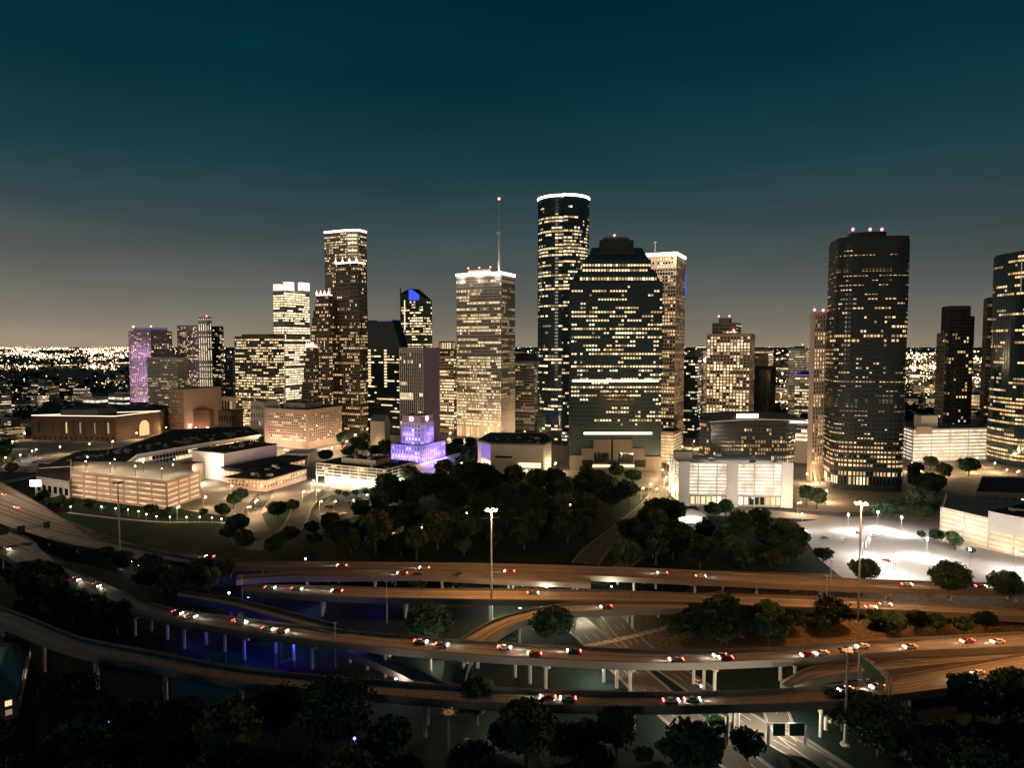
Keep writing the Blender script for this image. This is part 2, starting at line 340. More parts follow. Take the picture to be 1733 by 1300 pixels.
def deck(name, far, near, pier_step=32, lanes=3, thick=1.7, piers=True, par=.95, zmin=4, base='road_concrete', zp=0):
    n0 = [W(*p) for p in far]; n1 = [W(*p) for p in near]
    A = smooth(n0, 6); B_ = smooth(n1, 6); n = max(len(A), len(B_)); A = resample(A, n); B_ = resample(B_, n)
    s = MB()
    def cell(i):
        return A[i], B_[i], B_[i+1], A[i+1]
    for i in range(n-1):
        a, b, c, d = cell(i); th = Vector((0, 0, thick))
        s.face([a, b, c, d], base); s.face([a-th, d-th, c-th, b-th], 'concrete')
        s.face([b, b-th, c-th, c], 'barrier'); s.face([d, d-th, a-th, a], 'barrier')
    root = struct(s, name)
    for E, O in ((A, B_), (B_, A)):
        q = MB()
        for i in range(n-1):
            a, b = E[i], E[i+1]; na = (O[i]-a); nb = (O[i+1]-b); na.z = nb.z = 0
            na = na.normalized()*.4; nb = nb.normalized()*.4; hh = Vector((0, 0, par)); dn = Vector((0, 0, -.004))
            oa, ob = a-na*.1, b-nb*.1
            q.face([oa-hh*.5, ob-hh*.5, ob+hh, oa+hh], 'barrier'); q.face([oa+hh, ob+hh, b+nb+hh, a+na+hh], 'barrier'); q.face([a+na+hh, b+nb+hh, b+nb+dn, a+na+dn], 'barrier')
        q.build('parapet', root)
    q = MB()
    for k in range(1, lanes):
        for i in range(0, n-1):
            if i % 3 == 2: continue
            c0 = A[i].lerp(B_[i], k/lanes); c1 = A[i+1].lerp(B_[i+1], k/lanes); t = (c1-c0).normalized(); nn = Vector((-t.y, t.x, 0))*.1; u = Vector((0, 0, .006))
            q.face([c0-nn+u, c1-nn+u, c1+nn+u, c0+nn+u], 'paint_white')
    for fr in (.06, .94):
        for i in range(n-1):
            c0 = A[i].lerp(B_[i], fr); c1 = A[i+1].lerp(B_[i+1], fr); t = (c1-c0).normalized(); nn = Vector((-t.y, t.x, 0))*.09; u = Vector((0, 0, .006))
            q.face([c0-nn+u, c1-nn+u, c1+nn+u, c0+nn+u], 'paint_white')
    q.build('lane_marking', root)
    wq = MB(); rw = random.Random(len(name)*7+lanes); u = Vector((0,0,.003))
    for k in range(lanes*3):
        f0 = .08+.84*(k+rw.uniform(.1,.4))/(lanes*3); f1 = f0+.84/(lanes*3)*rw.uniform(.3,.6); mt_ = 'tyre_wear' if rw.random() < .65 else 'new_concrete'; i0 = int(rw.random()*n*.25); i1 = n-1-int(rw.random()*n*.25)
        for i in range(i0, i1): wq.face([A[i].lerp(B_[i],f0)+u, A[i+1].lerp(B_[i+1],f0)+u, A[i+1].lerp(B_[i+1],f1)+u, A[i].lerp(B_[i],f1)+u], mt_)
    wq.build('tyre_wear', root); jq = MB()
    for i in range(3, n-2, 5):
        t = (A[i+1]-A[i]).normalized()*.14; uu = Vector((0,0,.009)); jq.face([A[i]+uu, A[i]+t+uu, B_[i]+t+uu, B_[i]+uu], 'joint')
    if jq.f: jq.build('expansion_joint', root)
    if piers:
        acc = zp
        for i in range(1, n-1):
            acc += (A[i]-A[i-1]).length
            if acc > pier_step and A[i].z > zmin:
                acc = 0; wd = (B_[i]-A[i]); 
                k = 2 if wd.length < 11 else 3
                p = MB(); dz = A[i].z-thick-.02
                t = wd.normalized(); nn = Vector((-t.y, t.x, 0))*.6; e0 = A[i]+wd*.06; e1 = B_[i]-wd*.06
                p.prism([e0-nn, e1-nn, e1+nn, e0+nn] if (e1-e0).cross(nn).z > 0 else [e0+nn, e1+nn, e1-nn, e0-nn], dz-1.1, dz, 'concrete')
                for j in range(k):
                    c = A[i]+wd*(.15+.7*j/(k-1)); p.tube((c.x, c.y, 0), (c.x, c.y, dz-1.1), .6, .6, 'concrete', 10)
                p.build('pier', root)
    ROADS[name] = (A, B_, 1)
    for i in range(n-1): EDG.append([A[i], B_[i], B_[i+1], A[i+1]])
    return root
zl = 11
deck('far_overpass', [(-120,758,8),(0,817,8),(60,850,8),(120,888,8),(158,912,8),(230,928,8),(330,948,8),(450,953,8),(600,954,8),(840,957,8),(1100,965,7),(1300,975,5),(1500,985,5),(1733,991,5),(1850,994,5)],
     [(-120,825,8),(-20,880,8),(50,905,8),(110,922,8),(170,932,8),(240,943,8),(330,957,8),(450,962,8),(600,963,8),(840,972,8),(1100,982,7),(1300,991,5),(1500,999,5),(1733,1004,5),(1850,1006,5)], lanes=3)
deck('middle_overpass', [(-120,850,9),(-20,888,9),(52,915,9),(68,932,9),(112,961,10),(200,1001,11),(290,1033,11),(400,1048,11),(560,1067,11),(700,1081,11),(860,1092,11),(1100,1103,11),(1300,1100,11),(1500,1086,10),(1733,1073,9),(1860,1066,9)],
     [(-120,888,9),(-20,930,9),(30,955,9),(60,968,9),(110,992,10),(180,1021,11),(270,1048,11),(400,1071,11),(560,1091,11),(700,1105,11),(860,1117,11),(1100,1127,11),(1300,1122,11),(1500,1109,10),(1733,1098,9),(1860,1092,9)], lanes=3)
deck('near_overpass', [(-120,992,12),(0,1030,12),(60,1052,12),(130,1080,12),(200,1095,12),(260,1106,12),(400,1132,12),(600,1153,12),(860,1169,12),(1100,1176,12),(1300,1172,12),(1400,1164,11),(1500,1151,10),(1600,1134,9),(1733,1110,8),(1860,1090,8)],
     [(-120,1020,12),(0,1058,12),(60,1083,12),(130,1107,12),(200,1121,12),(260,1133,12),(400,1158,12),(600,1178,12),(860,1196,12),(1100,1201,12),(1300,1197,12),(1400,1192,11),(1500,1182,10),(1600,1170,9),(1733,1150,8),(1860,1132,8)], lanes=3, zp=12)
deck('inner_overpass', [(412,992,9),(560,995,9),(700,999,9),(860,1000,9),(1050,1003,8),(1160,1007,6),(1300,1012,4.5),(1450,1018,4),(1640,1030,4),(1850,1042,4)],
     [(412,1004,9),(560,1013,9),(700,1016,9),(860,1019,9),(1050,1021,8),(1160,1023,6),(1300,1030,4.5),(1450,1034,4),(1640,1042,4),(1850,1056,4)], lanes=3, zmin=5)
deck('link_overpass', [(400,977,8.2),(480,972,8.2),(600,968,8.2),(720,967,8.2),(840,975,8.2),(1000,981,7.2)], [(400,985,8.2),(480,980,8.2),(600,979,8.2),(720,978,8.2),(840,984,8.2),(1000,991,7.2)], lanes=2)
deck('curved_ramp', [(1165,1023,6),(1050,1022,8),(950,1026,9),(860,1044,9),(810,1066,8.5),(772,1092,7.5),(752,1125,6),(748,1165,5)],
     [(1165,1034,6),(1050,1036,8),(965,1040,9),(895,1052,9),(855,1070,8.5),(822,1094,7.5),(795,1125,6),(785,1165,5)], lanes=1, pier_step=26)
deck('side_ramp', [(300,1003,9),(390,1014,9),(450,1029,9.5),(520,1047,10),(600,1070,10.8)], [(300,1012,9),(380,1026,9),(440,1042,9.5),(505,1060,10),(560,1074,10.8)], lanes=1)
deck('under_ramp', [(600,1096,6),(680,1126,6),(745,1156,6),(800,1180,5)], [(570,1100,6),(640,1128,6),(700,1158,6),(750,1185,5)], lanes=1)
deck('merge_ramp', [(1320,1158,9),(1375,1132,8.5),(1460,1122,8),(1600,1111,7.5),(1733,1102,7),(1860,1094,7)], [(1345,1166,9),(1410,1147,8.5),(1500,1138,8),(1620,1126,7.5),(1733,1116,7),(1860,1104,7)], lanes=1)

def plant(root, poly, z, n, big=1, seed=1):
    rq = random.Random(seed*31+n); pi = inset(poly,.82); xs = [p[0] for p in pi]; ys = [p[1] for p in pi]; k = 0; tr = 0
    while k < n and tr < 300:
        tr += 1; x, y = rq.uniform(min(xs),max(xs)), rq.uniform(min(ys),max(ys))
        if not pip((x,y), pi): continue
        a, b, h = rq.uniform(.8,2.6)*big, rq.uniform(.8,2.2)*big, rq.uniform(.8,2.4); m = MB(); e = [Vector((x,y))-D1*a-D2*b, Vector((x,y))-D1*a+D2*b, Vector((x,y))+D1*a+D2*b, Vector((x,y))+D1*a-D2*b]
        m.prism(e, z, z+h, rq.choice(('concrete','steel','concrete_dark')), bottom=False); m.tube((x,y,z+h),(x,y,z+h+.4),a*.5,a*.5,'steel_dark',8); m.build('roof_unit', root); k += 1
# ================================================================== TOWERS (left to right)
t = tower('apartment_tower', 'slim pink-lit apartment tower with vertical window strips at the far left', 'tower', quad(219,256,291,1250,110), ZT(561,1250), 3.3, 5.2, 'pink_glow_wall', fin=(5.2,1.6,.5), wh=.55, ww=.5, p=.3, run=1.3, pal='home', dark='glass_grey')
q = quad(226,256,284,1256,140); m = MB(); z = ZT(561,1250); m.prism(q, z, z+7, 'pink_glow_wall', 'roof_dark'); m.build('penthouse', t)
ring(q, z+4, z+5.5, .3, 'violet_panel').build('crown_light', t)
pq_ = quad(219,256,291,1250,110)
for fx in (.2,.6,.95):
    for zz in (14,60,105): pp = pq_[3].lerp(pq_[0],fx); light(t, (pp.x-3, pp.y-16, zz), 9000, (.9,.62,1), 1)
for u in (0, 3): beacon(t, (q[u].x, q[u].y, z+7), 1.4, 'far0')
t = tower('office_building', 'pale banded office block in front of the pink-lit apartment tower', 'office building', quad(250,301,321,1010,60), ZT(606,1010), 3.4, 3.4, 'stone_pale', ww=.94, wh=.42, p=.28, run=3, pal='dim', dark='granite_brown')
m = MB(); q = inset(quad(250,301,321,1010,60), .8); z = ZT(606,1010); m.prism(q, z, z+6.5, 'concrete_dark', 'roof_dark'); m.build('penthouse', t)
# twin apartment tower with white lit spine
r = thing('apartment_tower', 'apartment tower with a pale lit spine between two dark balconied wings', 'tower', (XD(340,1310,0),1310,0))
q = quad(301,336,341,1315,120); FOOT.append(q)
tower('', '', '', q, ZT(551,1315), 3.3, 3.6, 'pink_glow_wall', root=r, ww=.6, wh=.6, p=.36, run=1.5, pal='home', dark='glass_dark', fin=(7.2,1.2,.5))
q = quad(336,351,359,1296,120); tower('', '', '', q, ZT(537,1296), 3.3, 5.5, 'white_panel', root=r, ww=.22, wh=.8, p=.75, run=6, pal='bright', dark='glass_grey')
beacon(r, (q[0].x, q[0].y, ZT(537,1296)), 1.2)
q = quad(355,372,379,1312,120); tower('', '', '', q, ZT(553,1312), 3.3, 3.6, 'wall_teal', root=r, ww=.8, wh=.6, p=.25, run=1.8, pal='home', dark='glass_black', band=(.5,1.2))
tower('office_building', 'small grey block tucked left of the crowded-window office tower', 'office building', quad(382,394,400,1150,70), ZT(600,1150), 4, 4, 'concrete_dark', p=.15, pal='dim')
t = tower('office_tower', 'broad office tower with nearly every window lit, dark flat roof', 'tower', quad(398,463,481,960,90), ZT(570,960), 3.9, 3.2, 'granite_brown', p=.62, run=2.2, pal='warm', ww=.72, wh=.55, fin=(3.2,.35,.3))
m = MB(); q = inset(quad(398,463,481,960,90), .7); z = ZT(570,960); m.prism(q, z, z+4, 'concrete_dark'); m.build('penthouse', t)
# bright white glass tower
r = thing('office_tower', 'brightest white glass tower with two glowing blocks on top', 'tower', (XD(493,1180,0),1180,0))
q = quad(463,481,524,1170,170); FOOT.append(q); z = ZT(492,1170)
tower('', '', '', q, z, 4.2, 3.4, 'white_panel', root=r, ww=.9, wh=.62, p=.72, run=5, pal='bright', dark='glass_grey', fin=(6.8,.5,.5))
for a, b, c, h in ((463,471,479,480),(480,488,498,476),(505,512,524,477)):
    m = MB(); qq = quad(a,b,c,1174,200); zz = ZT(h,1174); m.prism(qq, z, zz, 'white_panel'); m.build('roof_block', r)
    k = ring(qq, z+1, zz-1, .2, 'crown_soft'); k.build('crown_light', r)
# very tall chamfered tower
c0 = quad(550,603,621,1085,230)
C_, Rr, Bk, Ll = c0; u = (Ll-C_).normalized(); v = (Rr-C_).normalized(); ch = (Ll-C_).length*.36
poly = [C_+u*(Ll-C_).length*.30, C_+v*(Rr-C_).length*.25, Rr, Bk, Ll]; FOOT.append(poly)
z = ZT(391,1095)
r = thing('skyscraper', 'tallest left-hand skyscraper with a bright roofline behind the stepped tower', 'skyscraper', (C_.x, C_.y, 0))
tower('', '', '', poly, z, 4.05, 3.0, 'stone_tan', root=r, ww=.55, wh=.5, p=.4, run=2.5, pal='warm', fin=(3,.5,.3), zprof=lambda f: 1.5 if f > .9 else .9)
ring(poly, z-.4, z+2.2, .7, 'crown_lamp').build('crown_light', r)
m = MB(); 
for k in range(6):
    a, b = poly[0], poly[1]; nn = Vector(((b-a).y, -(b-a).x)).normalized()*.3
    zz = z-8-k*6; aa = a.lerp(b,.12)+nn; bb = a.lerp(b,.88)+nn
    m.prism([aa, bb, bb-nn*.5, aa-nn*.5], zz, zz+2.6, 'w0' if k in (0,1,2,4) else 'w2')
m.build('lit_panel', r)
# stepped gothic tower: three gabled tiers
r = thing('stepped_tower', 'dark three-tiered tower with stepped gables and lit pinnacles', 'skyscraper', (XD(570,925,0),925,0))
def tier(xl, xc, xr, ybase, ytop, D, steps, inl, inr):
    zt, zb = ZT(ytop, D), (0 if ybase is None else ZT(ybase, D)); prev = 0
    for k in range(steps+1):
        fl = (k/steps)**1.25; a = xl+inl*fl; c = xc-inr*fl; x = xr-inr*fl*.8
        q = quad(a, c, x, D+8*fl, zb+(zt-zb)*k/steps if k else zb)
        z0 = 0 if k == 0 else zb+(zt-zb)*(k-1)/steps; z1 = zb+(zt-zb)*k/steps
        if k == 0:
            z1 = zb
            if z1 < 5: continue
        if k == 0: FOOT.append(q)
        tower('', '', '', q, z1, 4.1, 3.1, 'granite_brown', root=r, z0=z0, wz0=(3 if k == 0 else .4), parapet=.5, ww=.6, wh=.52, p=.36, run=1.7, pal='amber', fin=(6.2,.8,.5), wz1=z1-.2, zprof=(lambda f: 1.25-.5*f) if k == 0 else (lambda f: .8))
        if k == steps:
            m = MB()
            for i in range(4):
                pt = q[3].lerp(q[0], i/3); m.prism([pt+Vector((-1.2,-.6)), pt+Vector((1.2,-.6)), pt+Vector((1.2,1.6)), pt+Vector((-1.2,1.6))], z1+.4, z1+4, 'crown_soft')
                m.frustum([pt+Vector((-1,-.6)), pt+Vector((1,-.6)), pt+Vector((1,1.2)), pt+Vector((-1,1.2))], [pt+Vector((-.1,.2)), pt+Vector((.1,.2)), pt+Vector((.1,.4)), pt+Vector((-.1,.4))], z1+4, z1+7.5, 'crown_soft')
            m.build('pinnacle', r)
            ring(q, z1-.2, z1+1.4, .4, 'crown_lamp' if k and xl > 540 else 'crown_soft').build('crown_light', r)
tier(553, 608, 622, 540, 443, 930, 7, 15, 5)
tier(527, 556, 562, 550, 499, 921, 4, 9, 0)
tier(511, 530, 538, 660, 588, 914, 4, 8, 0)
# black slanted tower
r = thing('office_tower', 'black glass tower with a slanted top and a thin blue-lit roof edge', 'tower', (XD(660,905,0),905,0))
q = quad(622,679,692,905,100); FOOT.append(q); zt = ZT(590,905); za = ZT(541,905)
tower('', '', '', q, zt, 4, 3.6, 'glass_black', root=r, parapet=.2, ww=.9, wh=.45, p=.22, run=3, pal='warm', dark='glass_black')
m = MB(); c, rr, b, l = [Vector((p.x, p.y, 0)) for p in q]; Z = Vector((0,0,1))
a0 = l+Z*za; a1 = l.lerp(c,.75)+Z*za; b0 = b+Z*za; b1 = b.lerp(rr,.75)+Z*za
m.face([l+Z*zt, c+Z*zt, a1, a0], 'glass_black'); m.face([c+Z*zt, rr+Z*zt, b1, a1], 'glass_black'); m.face([a0, a1, b1, b0], 'roof_dark'); m.face([rr+Z*zt, b+Z*zt, b0, b1], 'glass_black'); m.face([b+Z*zt, l+Z*zt, a0, b0], 'glass_black')
m.build('slanted_top', r)
m = MB(); e = l.lerp(c,.3); e2 = l.lerp(c,.74); n = Vector((-.42,-.9,0))*.3; m.prism([e+n, e2+n, e2, e], za-1.6, za-.2, 'violet_panel'); m.build('crown_light', r)
m = MB(); n = Vector((-.44,-.9,0))*.12
for k in range(13):
    for fx in (.02, .5):
        a = l.lerp(c, fx)+n; b_ = l.lerp(c, fx+.08)+n; zz = zt-4-k*4.0
        m.face([a+Z*zz, b_+Z*zz, b_+Z*(zz+2.6), a+Z*(zz+2.6)], 'w1')
m.build('lit_window_column', r)
# curved-crown tower with blue panel
r = thing('office_tower', 'lit office tower with a slanted crown and a blue glass panel', 'tower', (XD(705,1045,0),1045,0))
q = quad(678,716,731,1045,150); FOOT.append(q); zt = ZT(508,1045)
tower('', '', '', q, zt, 4, 3.4, 'glass_grey', root=r, parapet=.3, ww=.85, wh=.55, p=.6, run=2.2, pal='warm', dark='glass_dark', fin=(3.4,.25,.3))
c, rr, b, l = [Vector((p.x, p.y, 0)) for p in q]; m = MB()
za, zb = ZT(495,1045), ZT(487,1045)
m.face([l+Z*zt, c+Z*zt, c+Z*(zt+5), l.lerp(c,.45)+Z*zb, l.lerp(c,.28)+Z*za, l+Z*za], 'glass_dark')
m.face([c+Z*zt, rr+Z*zt, rr+Z*(zt+1), c+Z*(zt+5)], 'glass_dark'); m.face([b+Z*zt, l+Z*zt, l+Z*za, b.lerp(rr,.3)+Z*za], 'glass_dark')
m.face([l+Z*za, l.lerp(c,.45)+Z*zb, b.lerp(rr,.45)+Z*zb, b+Z*za], 'roof_dark'); m.face([l.lerp(c,.45)+Z*zb, c+Z*(zt+5), rr+Z*(zt+1), b.lerp(rr,.45)+Z*zb], 'roof_dark')
m.build('crown', r)
m = MB(); n = Vector((-.42,-.9,0))*.25; m.face([l.lerp(c,.38)+Z*(zt+.5)+n, l.lerp(c,.85)+Z*(zt+.5)+n, l.lerp(c,.85)+Z*(zt+8)+n, l.lerp(c,.5)+Z*(zb-1)+n, l.lerp(c,.38)+Z*(zb-2)+n], 'blue_panel'); m.build('blue_panel', r)
m = MB(); m.prism([l.lerp(c,-.01)+n, l.lerp(c,.03)+n, l.lerp(c,.03)-n, l.lerp(c,-.01)-n], 30, ZT(485,1045), 'steel_dark'); m.build('corner_fin', r)
m = MB(); m.prism([l.lerp(c,.17)+n, l.lerp(c,.21)+n, l.lerp(c,.21), l.lerp(c,.17)], zt-45, zt+1, 'w0'); m.build('lit_spine', r)
# ribbed block with blank lilac side
r = thing('office_tower', 'ribbed dark tower with a blank lilac side wall behind the violet-lit civic tower', 'tower', (XD(715,770,0),770,0))
q = quad(677,716,744,770,90); FOOT.append(q)
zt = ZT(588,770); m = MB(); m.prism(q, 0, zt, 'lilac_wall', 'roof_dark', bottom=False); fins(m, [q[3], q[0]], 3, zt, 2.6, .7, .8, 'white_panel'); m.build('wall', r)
rows(r, [q[3], q[0]], 4, zt-6, 26, 2.6, .7, .85, .2, 4, 'warm', 'glass_black')
# banded office with lantern crown building behind
t = tower('office_building', 'banded office block left of the pale tower with the mast', 'office building', quad(742,768,778,930,80), ZT(604,930), 4, 2.6, 'stone_tan', ww=.8, wh=.5, p=.6, run=4, pal='warm')
t = tower('old_tower', 'older tower with a round amber-lit lantern crown', 'tower', quad(738,762,775,1120,80), ZT(592,1120), 4, 4, 'stone_tan', p=.3, pal='amber')
q = sell(757, 1130, 110, 13, 13, 2, 0, 20); zb = ZT(592,1120); m = MB(); m.prism(q, zb, zb+14, 'stone_tan', 'roof_dark'); fins(m, q, zb, zb+13, 4, 1, .7, 'stone_tan'); m.build('lantern', t)
rows(t, q, zb+1, zb+12, 1, 4.1, .6, .9, .9, 9, 'amber')
# pale tower with mast
r = thing('mast_tower', 'pale gridded tower with white crown lights and a tall roof mast', 'skyscraper', (XD(848,870,0),870,0))
q = quad(773,848,871,870,140); FOOT.append(q); zt = ZT(464,870)
tower('', '', '', q, zt, 3.9, 1.75, 'stone_pale', root=r, ww=.62, wh=.62, p=.55, run=7, pal='warm', dark='granite_dark', fin=(1.75,.45,.6), zprof=lambda f: 1.6-1.0*f if f > .3 else 1.5, wz0=16)
ring(q, zt+.2, zt+3.2, 1.2, 'crown_lamp').build('crown_light', r)
rows(r, q, 1, 15, 1, 1.75, .5, .9, 3, 9, 'amber')
c, rr, b, l = q; pq = [c.lerp(l,.12).lerp(b,.2), c.lerp(l,.12).lerp(b,.45), c.lerp(l,.75).lerp(b,.45), c.lerp(l,.75).lerp(b,.2)]
m = MB(); m.prism(pq, zt, ZT(455,885), 'stone_pale'); m.build('penthouse', r); ring(pq, zt+4.5, zt+6, .3, 'crown_soft').build('crown_light', r)
for k in range(3): pp = pq[0].lerp(pq[3], k/2); beacon(r, (pp.x, pp.y, ZT(455,885)), 1.0)
mp = PD(845, 885); ztip = ZT(338,885); zm = ZT(395,885); m = MB()
m.tube((mp.x, mp.y, zt), (mp.x, mp.y, ztip-42), 1.5, 1.1, 'white_panel', 8); m.tube((mp.x, mp.y, ztip-42), (mp.x, mp.y, ztip), .7, .35, 'steel', 6)
m.tube((mp.x, mp.y, zm), (mp.x, mp.y, zm+1.6), 4, 4, 'white_panel', 10)
mo = m.build('mast', r); beacon(r, (mp.x, mp.y, ztip-1), 1.6)
for k in range(8): 
    if k % 2: m = MB(); m.tube((mp.x, mp.y, ztip-38+k*4.6), (mp.x, mp.y, ztip-36+k*4.6), .85, .85, 'white_panel', 6); m.build('mast_band', r)
light(r, (mp.x-4, mp.y-9, zt+6), 9000, (1,.8,.7))
for fx in (.1,.5,.9): pp = q[3].lerp(q[0], fx); light(r, (pp.x, pp.y-6, zt-3), 4500, (1,.86,.75), 1)
# grey block between
t = tower('office_building', 'plain grey office block with dark top between the mast tower and the curved glass tower', 'office building', quad(870,905,911,960,70), ZT(612,960), 4, 2.2, 'concrete', ww=.7, wh=.45, p=.25, run=5, pal='dim')
m = MB(); q = quad(872,904,909,963,90); m.prism(q, ZT(612,960), ZT(598,960), 'granite_dark'); m.build('penthouse', t)
# tallest curved glass tower
r = thing('skyscraper', 'tallest dark curved glass tower with a bright white curved roofline', 'skyscraper', (XD(956,845,0),845,0))
def wf(D=818):
    k = (D*ct)/F; xl = XD(912,D,180); xn = XD(951,D,180); xr = XD(1000,D,180); P = []
    for i in range(11):
        t_ = i/10*math.pi/2; P.append(Vector((xl+(xn-xl)*(math.sin(t_)), D+34-30*math.sin(t_)**.9*1.0 if False else D+30*(1-math.sin(t_))**1.0+0*t_)))
    P = [Vector((xl+(xn-xl)*(1-math.cos(i/10*math.pi/2)), D+28*(1-math.sin(i/10*math.pi/2)))) for i in range(11)]
    P.append(Vector((xn+.5, D+3)))
    P += [Vector((xn+1.5+(xr-xn-1.5)*math.sin(i/10*math.pi/2), D-4+30*(1-math.cos(i/10*math.pi/2)))) for i in range(11)]
    P += [Vector((xr-6, D+50)), Vector((xl+8, D+52))]
    return P
q = wf(); FOOT.append(q); zt = ZT(333,820)
tower('', '', '', q, zt, 4.0, 2.9, 'wall_teal', root=r, ww=.86, wh=.5, p=.34, run=2.2, pal='warm', dark='glass_dark', fin=(2.9,.35,.3), zprof=lambda f: .5 if f > .93 else (1.25 if f > .5 else .8))
m = ring(q[:22], zt+.2, zt+2.8, 1.0, 'crown_lamp'); m.build('crown_light', r)
# big dark temple-topped tower
DH = 655
def hx(px, z): return XD(px, DH, z)
r = thing('temple_tower', 'dark teal glass tower with a temple-like stepped roof and granite base', 'skyscraper', (XD(1041,DH,0),DH,0))
a0 = R(4)
def hq(x0, x1, d0, d1, z):
    A_, B2 = XD(x0,DH,z), XD(x1,DH,z); return [Vector((A_, DH+d0)), Vector((B2, DH+d0)), Vector((B2+1.5, DH+d1)), Vector((A_+1.5, DH+d1))]
zs = ZT(471,DH)
qb = hq(966,1119,0,42,60); FOOT.append(qb)
kw = dict(ww=.7, wh=.42, run=2.2, pal='warm', dark='glass_dark')
tower('', '', '', qb, ZT(478,DH), 3.9, 2.8, 'wall_teal', root=r, wz0=42, p=.42, fin=(2.8,.3,.2), zprof=lambda f: 1.3 if .25 < f < .85 else .55, **kw)
tower('', '', '', hq(976,1112,2,40,150), ZT(462,DH), 3.9, 2.8, 'wall_teal', root=r, z0=ZT(478,DH), wz0=.5, p=.4, **kw)
tower('', '', '', hq(986,1102,3,38,160), ZT(440,DH), 3.9, 2.8, 'wall_teal', root=r, z0=ZT(462,DH), wz0=.5, p=.6, **kw)
m = MB()
def fr(x0,x1,X0,X1,y0,y1,d0,d1,e0,e1,mt): m.frustum(hq(x0,x1,d0,d1,170), hq(X0,X1,e0,e1,180), ZT(y0,DH), ZT(y1,DH), mt)
fr(966,986,980,986,478,455,2,40,4,38,'wall_teal')
fr(988,1100,996,1096,440,431,4,36,6,34,'wall_teal'); fr(997,1096,1002,1088,431,417,6,34,8,32,'glass_dark')
fr(1013,1074,1021,1067,431,402,1.5,36,9,30,'temple_grey'); fr(1022,1066,1025,1064,402,398,9.2,30,10,29,'concrete_dark')
fr(1098,1119,1096,1108,478,455,2,40,4,38,'wall_teal')
for x in (1016,1068): m.prism(hq(x,x+6,7,28,170), ZT(417,DH), ZT(404,DH), 'wall_teal')
m.build('temple_roof', r); beacon(r, (XD(1043,DH,220), DH+12, ZT(399,DH)), 1.1)
m = MB()
for x0, x1, yt in ((964,984,771),(984,1004,759),(1004,1033,744),(1037,1068,744),(1068,1089,759),(1089,1118,773)):
    m.prism(hq(x0,x1,-3,-.1,40), 0, ZT(yt,DH-3), 'granite_mid')
m.build('granite_base', r)
m = MB()
for k in range(14):
    z = 3+k*3.1
    m.prism([Vector((XD(964,DH,z)-.2, DH-3.08)), Vector((XD(1118,DH,z)+.2, DH-3.08)), Vector((XD(1118,DH,z)+.2, DH-3.02)), Vector((XD(964,DH,z)-.2, DH-3.02))], z, z+.35, 'concrete_dark') if z < ZT(775,DH) else None
m.build('granite_joint', r)
m = MB(); m.prism(hq(1027,1044,-3.4,-3.1,20), 2, ZT(778,DH), 'glass_dark'); m.build('entrance_glass', r)
for x in list(range(1005,1026,6))+list(range(1046,1066,6)):
    m = MB(); m.prism(hq(x,x+4.2,-3.4,-3.1,20), 7, 17, 'glass_black'); m.build('window', r)
for x in (985,991,997,1073,1079,1085):
    m = MB(); m.prism(hq(x,x+4,-3.4,-3.1,10), 3, 10, 'glass_black'); m.build('window', r)
m = MB(); m.prism(hq(1002,1070,-3.5,-3.15,5), 3, 5.4, 'w0'); m.build('lit_lobby_band', r)
for yy in (644.5, 733.5):
    m = MB(); m.prism(hq(968 if yy < 700 else 988,1112 if yy < 700 else 1102,-.45,-.1,60), ZT(yy+2,DH), ZT(yy-2,DH), 'w4'); m.build('lit_floor', r)
# tower behind with bright crown and blue edge
r = thing('office_tower', 'gridded tower with a bright crown peeking out right of the temple-topped tower', 'tower', (XD(1143,745,0),745,0))
q = quad(1088,1143,1158,745,140); FOOT.append(q); zt = ZT(431,745)
tower('', '', '', q, zt, 3.9, 3.0, 'stone_tan', root=r, ww=.6, wh=.58, p=.42, run=2, pal='amber', fin=(3,.5,.4))
ring(q, zt, zt+3, .9, 'crown_lamp').build('crown_light', r)
mp = q[0].lerp(q[3],.6); m = MB(); m.tube((mp.x, mp.y+8, zt), (mp.x, mp.y+8, zt+17), .6, .3, 'white_panel', 6); m.ball((mp.x, mp.y+8, zt+16), 1.4, 'white_panel'); m.build('mast', r)
m = MB(); pp = q[1]; m.prism([pp+Vector((.2,-1)), pp+Vector((1.2,-1)), pp+Vector((1.2,0)), pp+Vector((.2,0))], ZT(496,760), ZT(458,760), 'blue_panel'); m.build('blue_strip', r)
light(r, (q[0].x-30, q[0].y-12, zt-6), 30000, (1,.8,.62), 1); light(r, (q[0].x-4, q[0].y-8, zt-4), 12000, (1,.8,.62), 1)
# its low garage
t = tower('parking_garage', 'tall amber-lit garage below the tower right of the temple-topped tower', 'parking garage', quad(1112,1140,1153,690,20), ZT(733,690), 3.3, 9, 'stone_tan', ww=.9, wh=.55, p=3, run=50, pal='garagew', wz0=2)  # its rows are glowing panels in place of lit deck interiors
# right-hand mid towers
tower('office_building', 'dark glass block just right of the blue-edged tower', 'office building', quad(1153,1180,1187,880,60), ZT(606,880), 4, 3, 'glass_dark', p=.3, pal='cool', run=2, ww=.8, dark='glass_dark')
t = tower('old_tower', 'old narrow tower with lit stepped top behind the dark glass block', 'tower', quad(1175,1190,1197,1150,80), ZT(592,1150), 4, 4, 'stone_tan', p=.3, pal='amber')
m = MB(); q = quad(1179,1189,1194,1153,110); m.prism(q, ZT(592,1150), ZT(585,1150), 'stone_tan'); m.build('roof_block', t); ring(q, ZT(588,1150), ZT(587,1150), .4, 'crown_soft').build('crown_light', t)
t = tower('office_tower', 'tan gridded tower with penthouse and red beacons, most windows lit', 'tower', quad(1196,1269,1276,850,90), ZT(566,850), 3.9, 3.9, 'stone_tan', ww=.62, wh=.66, p=.62, run=1.8, pal='warm', fin=(3.9,1.0,.6))
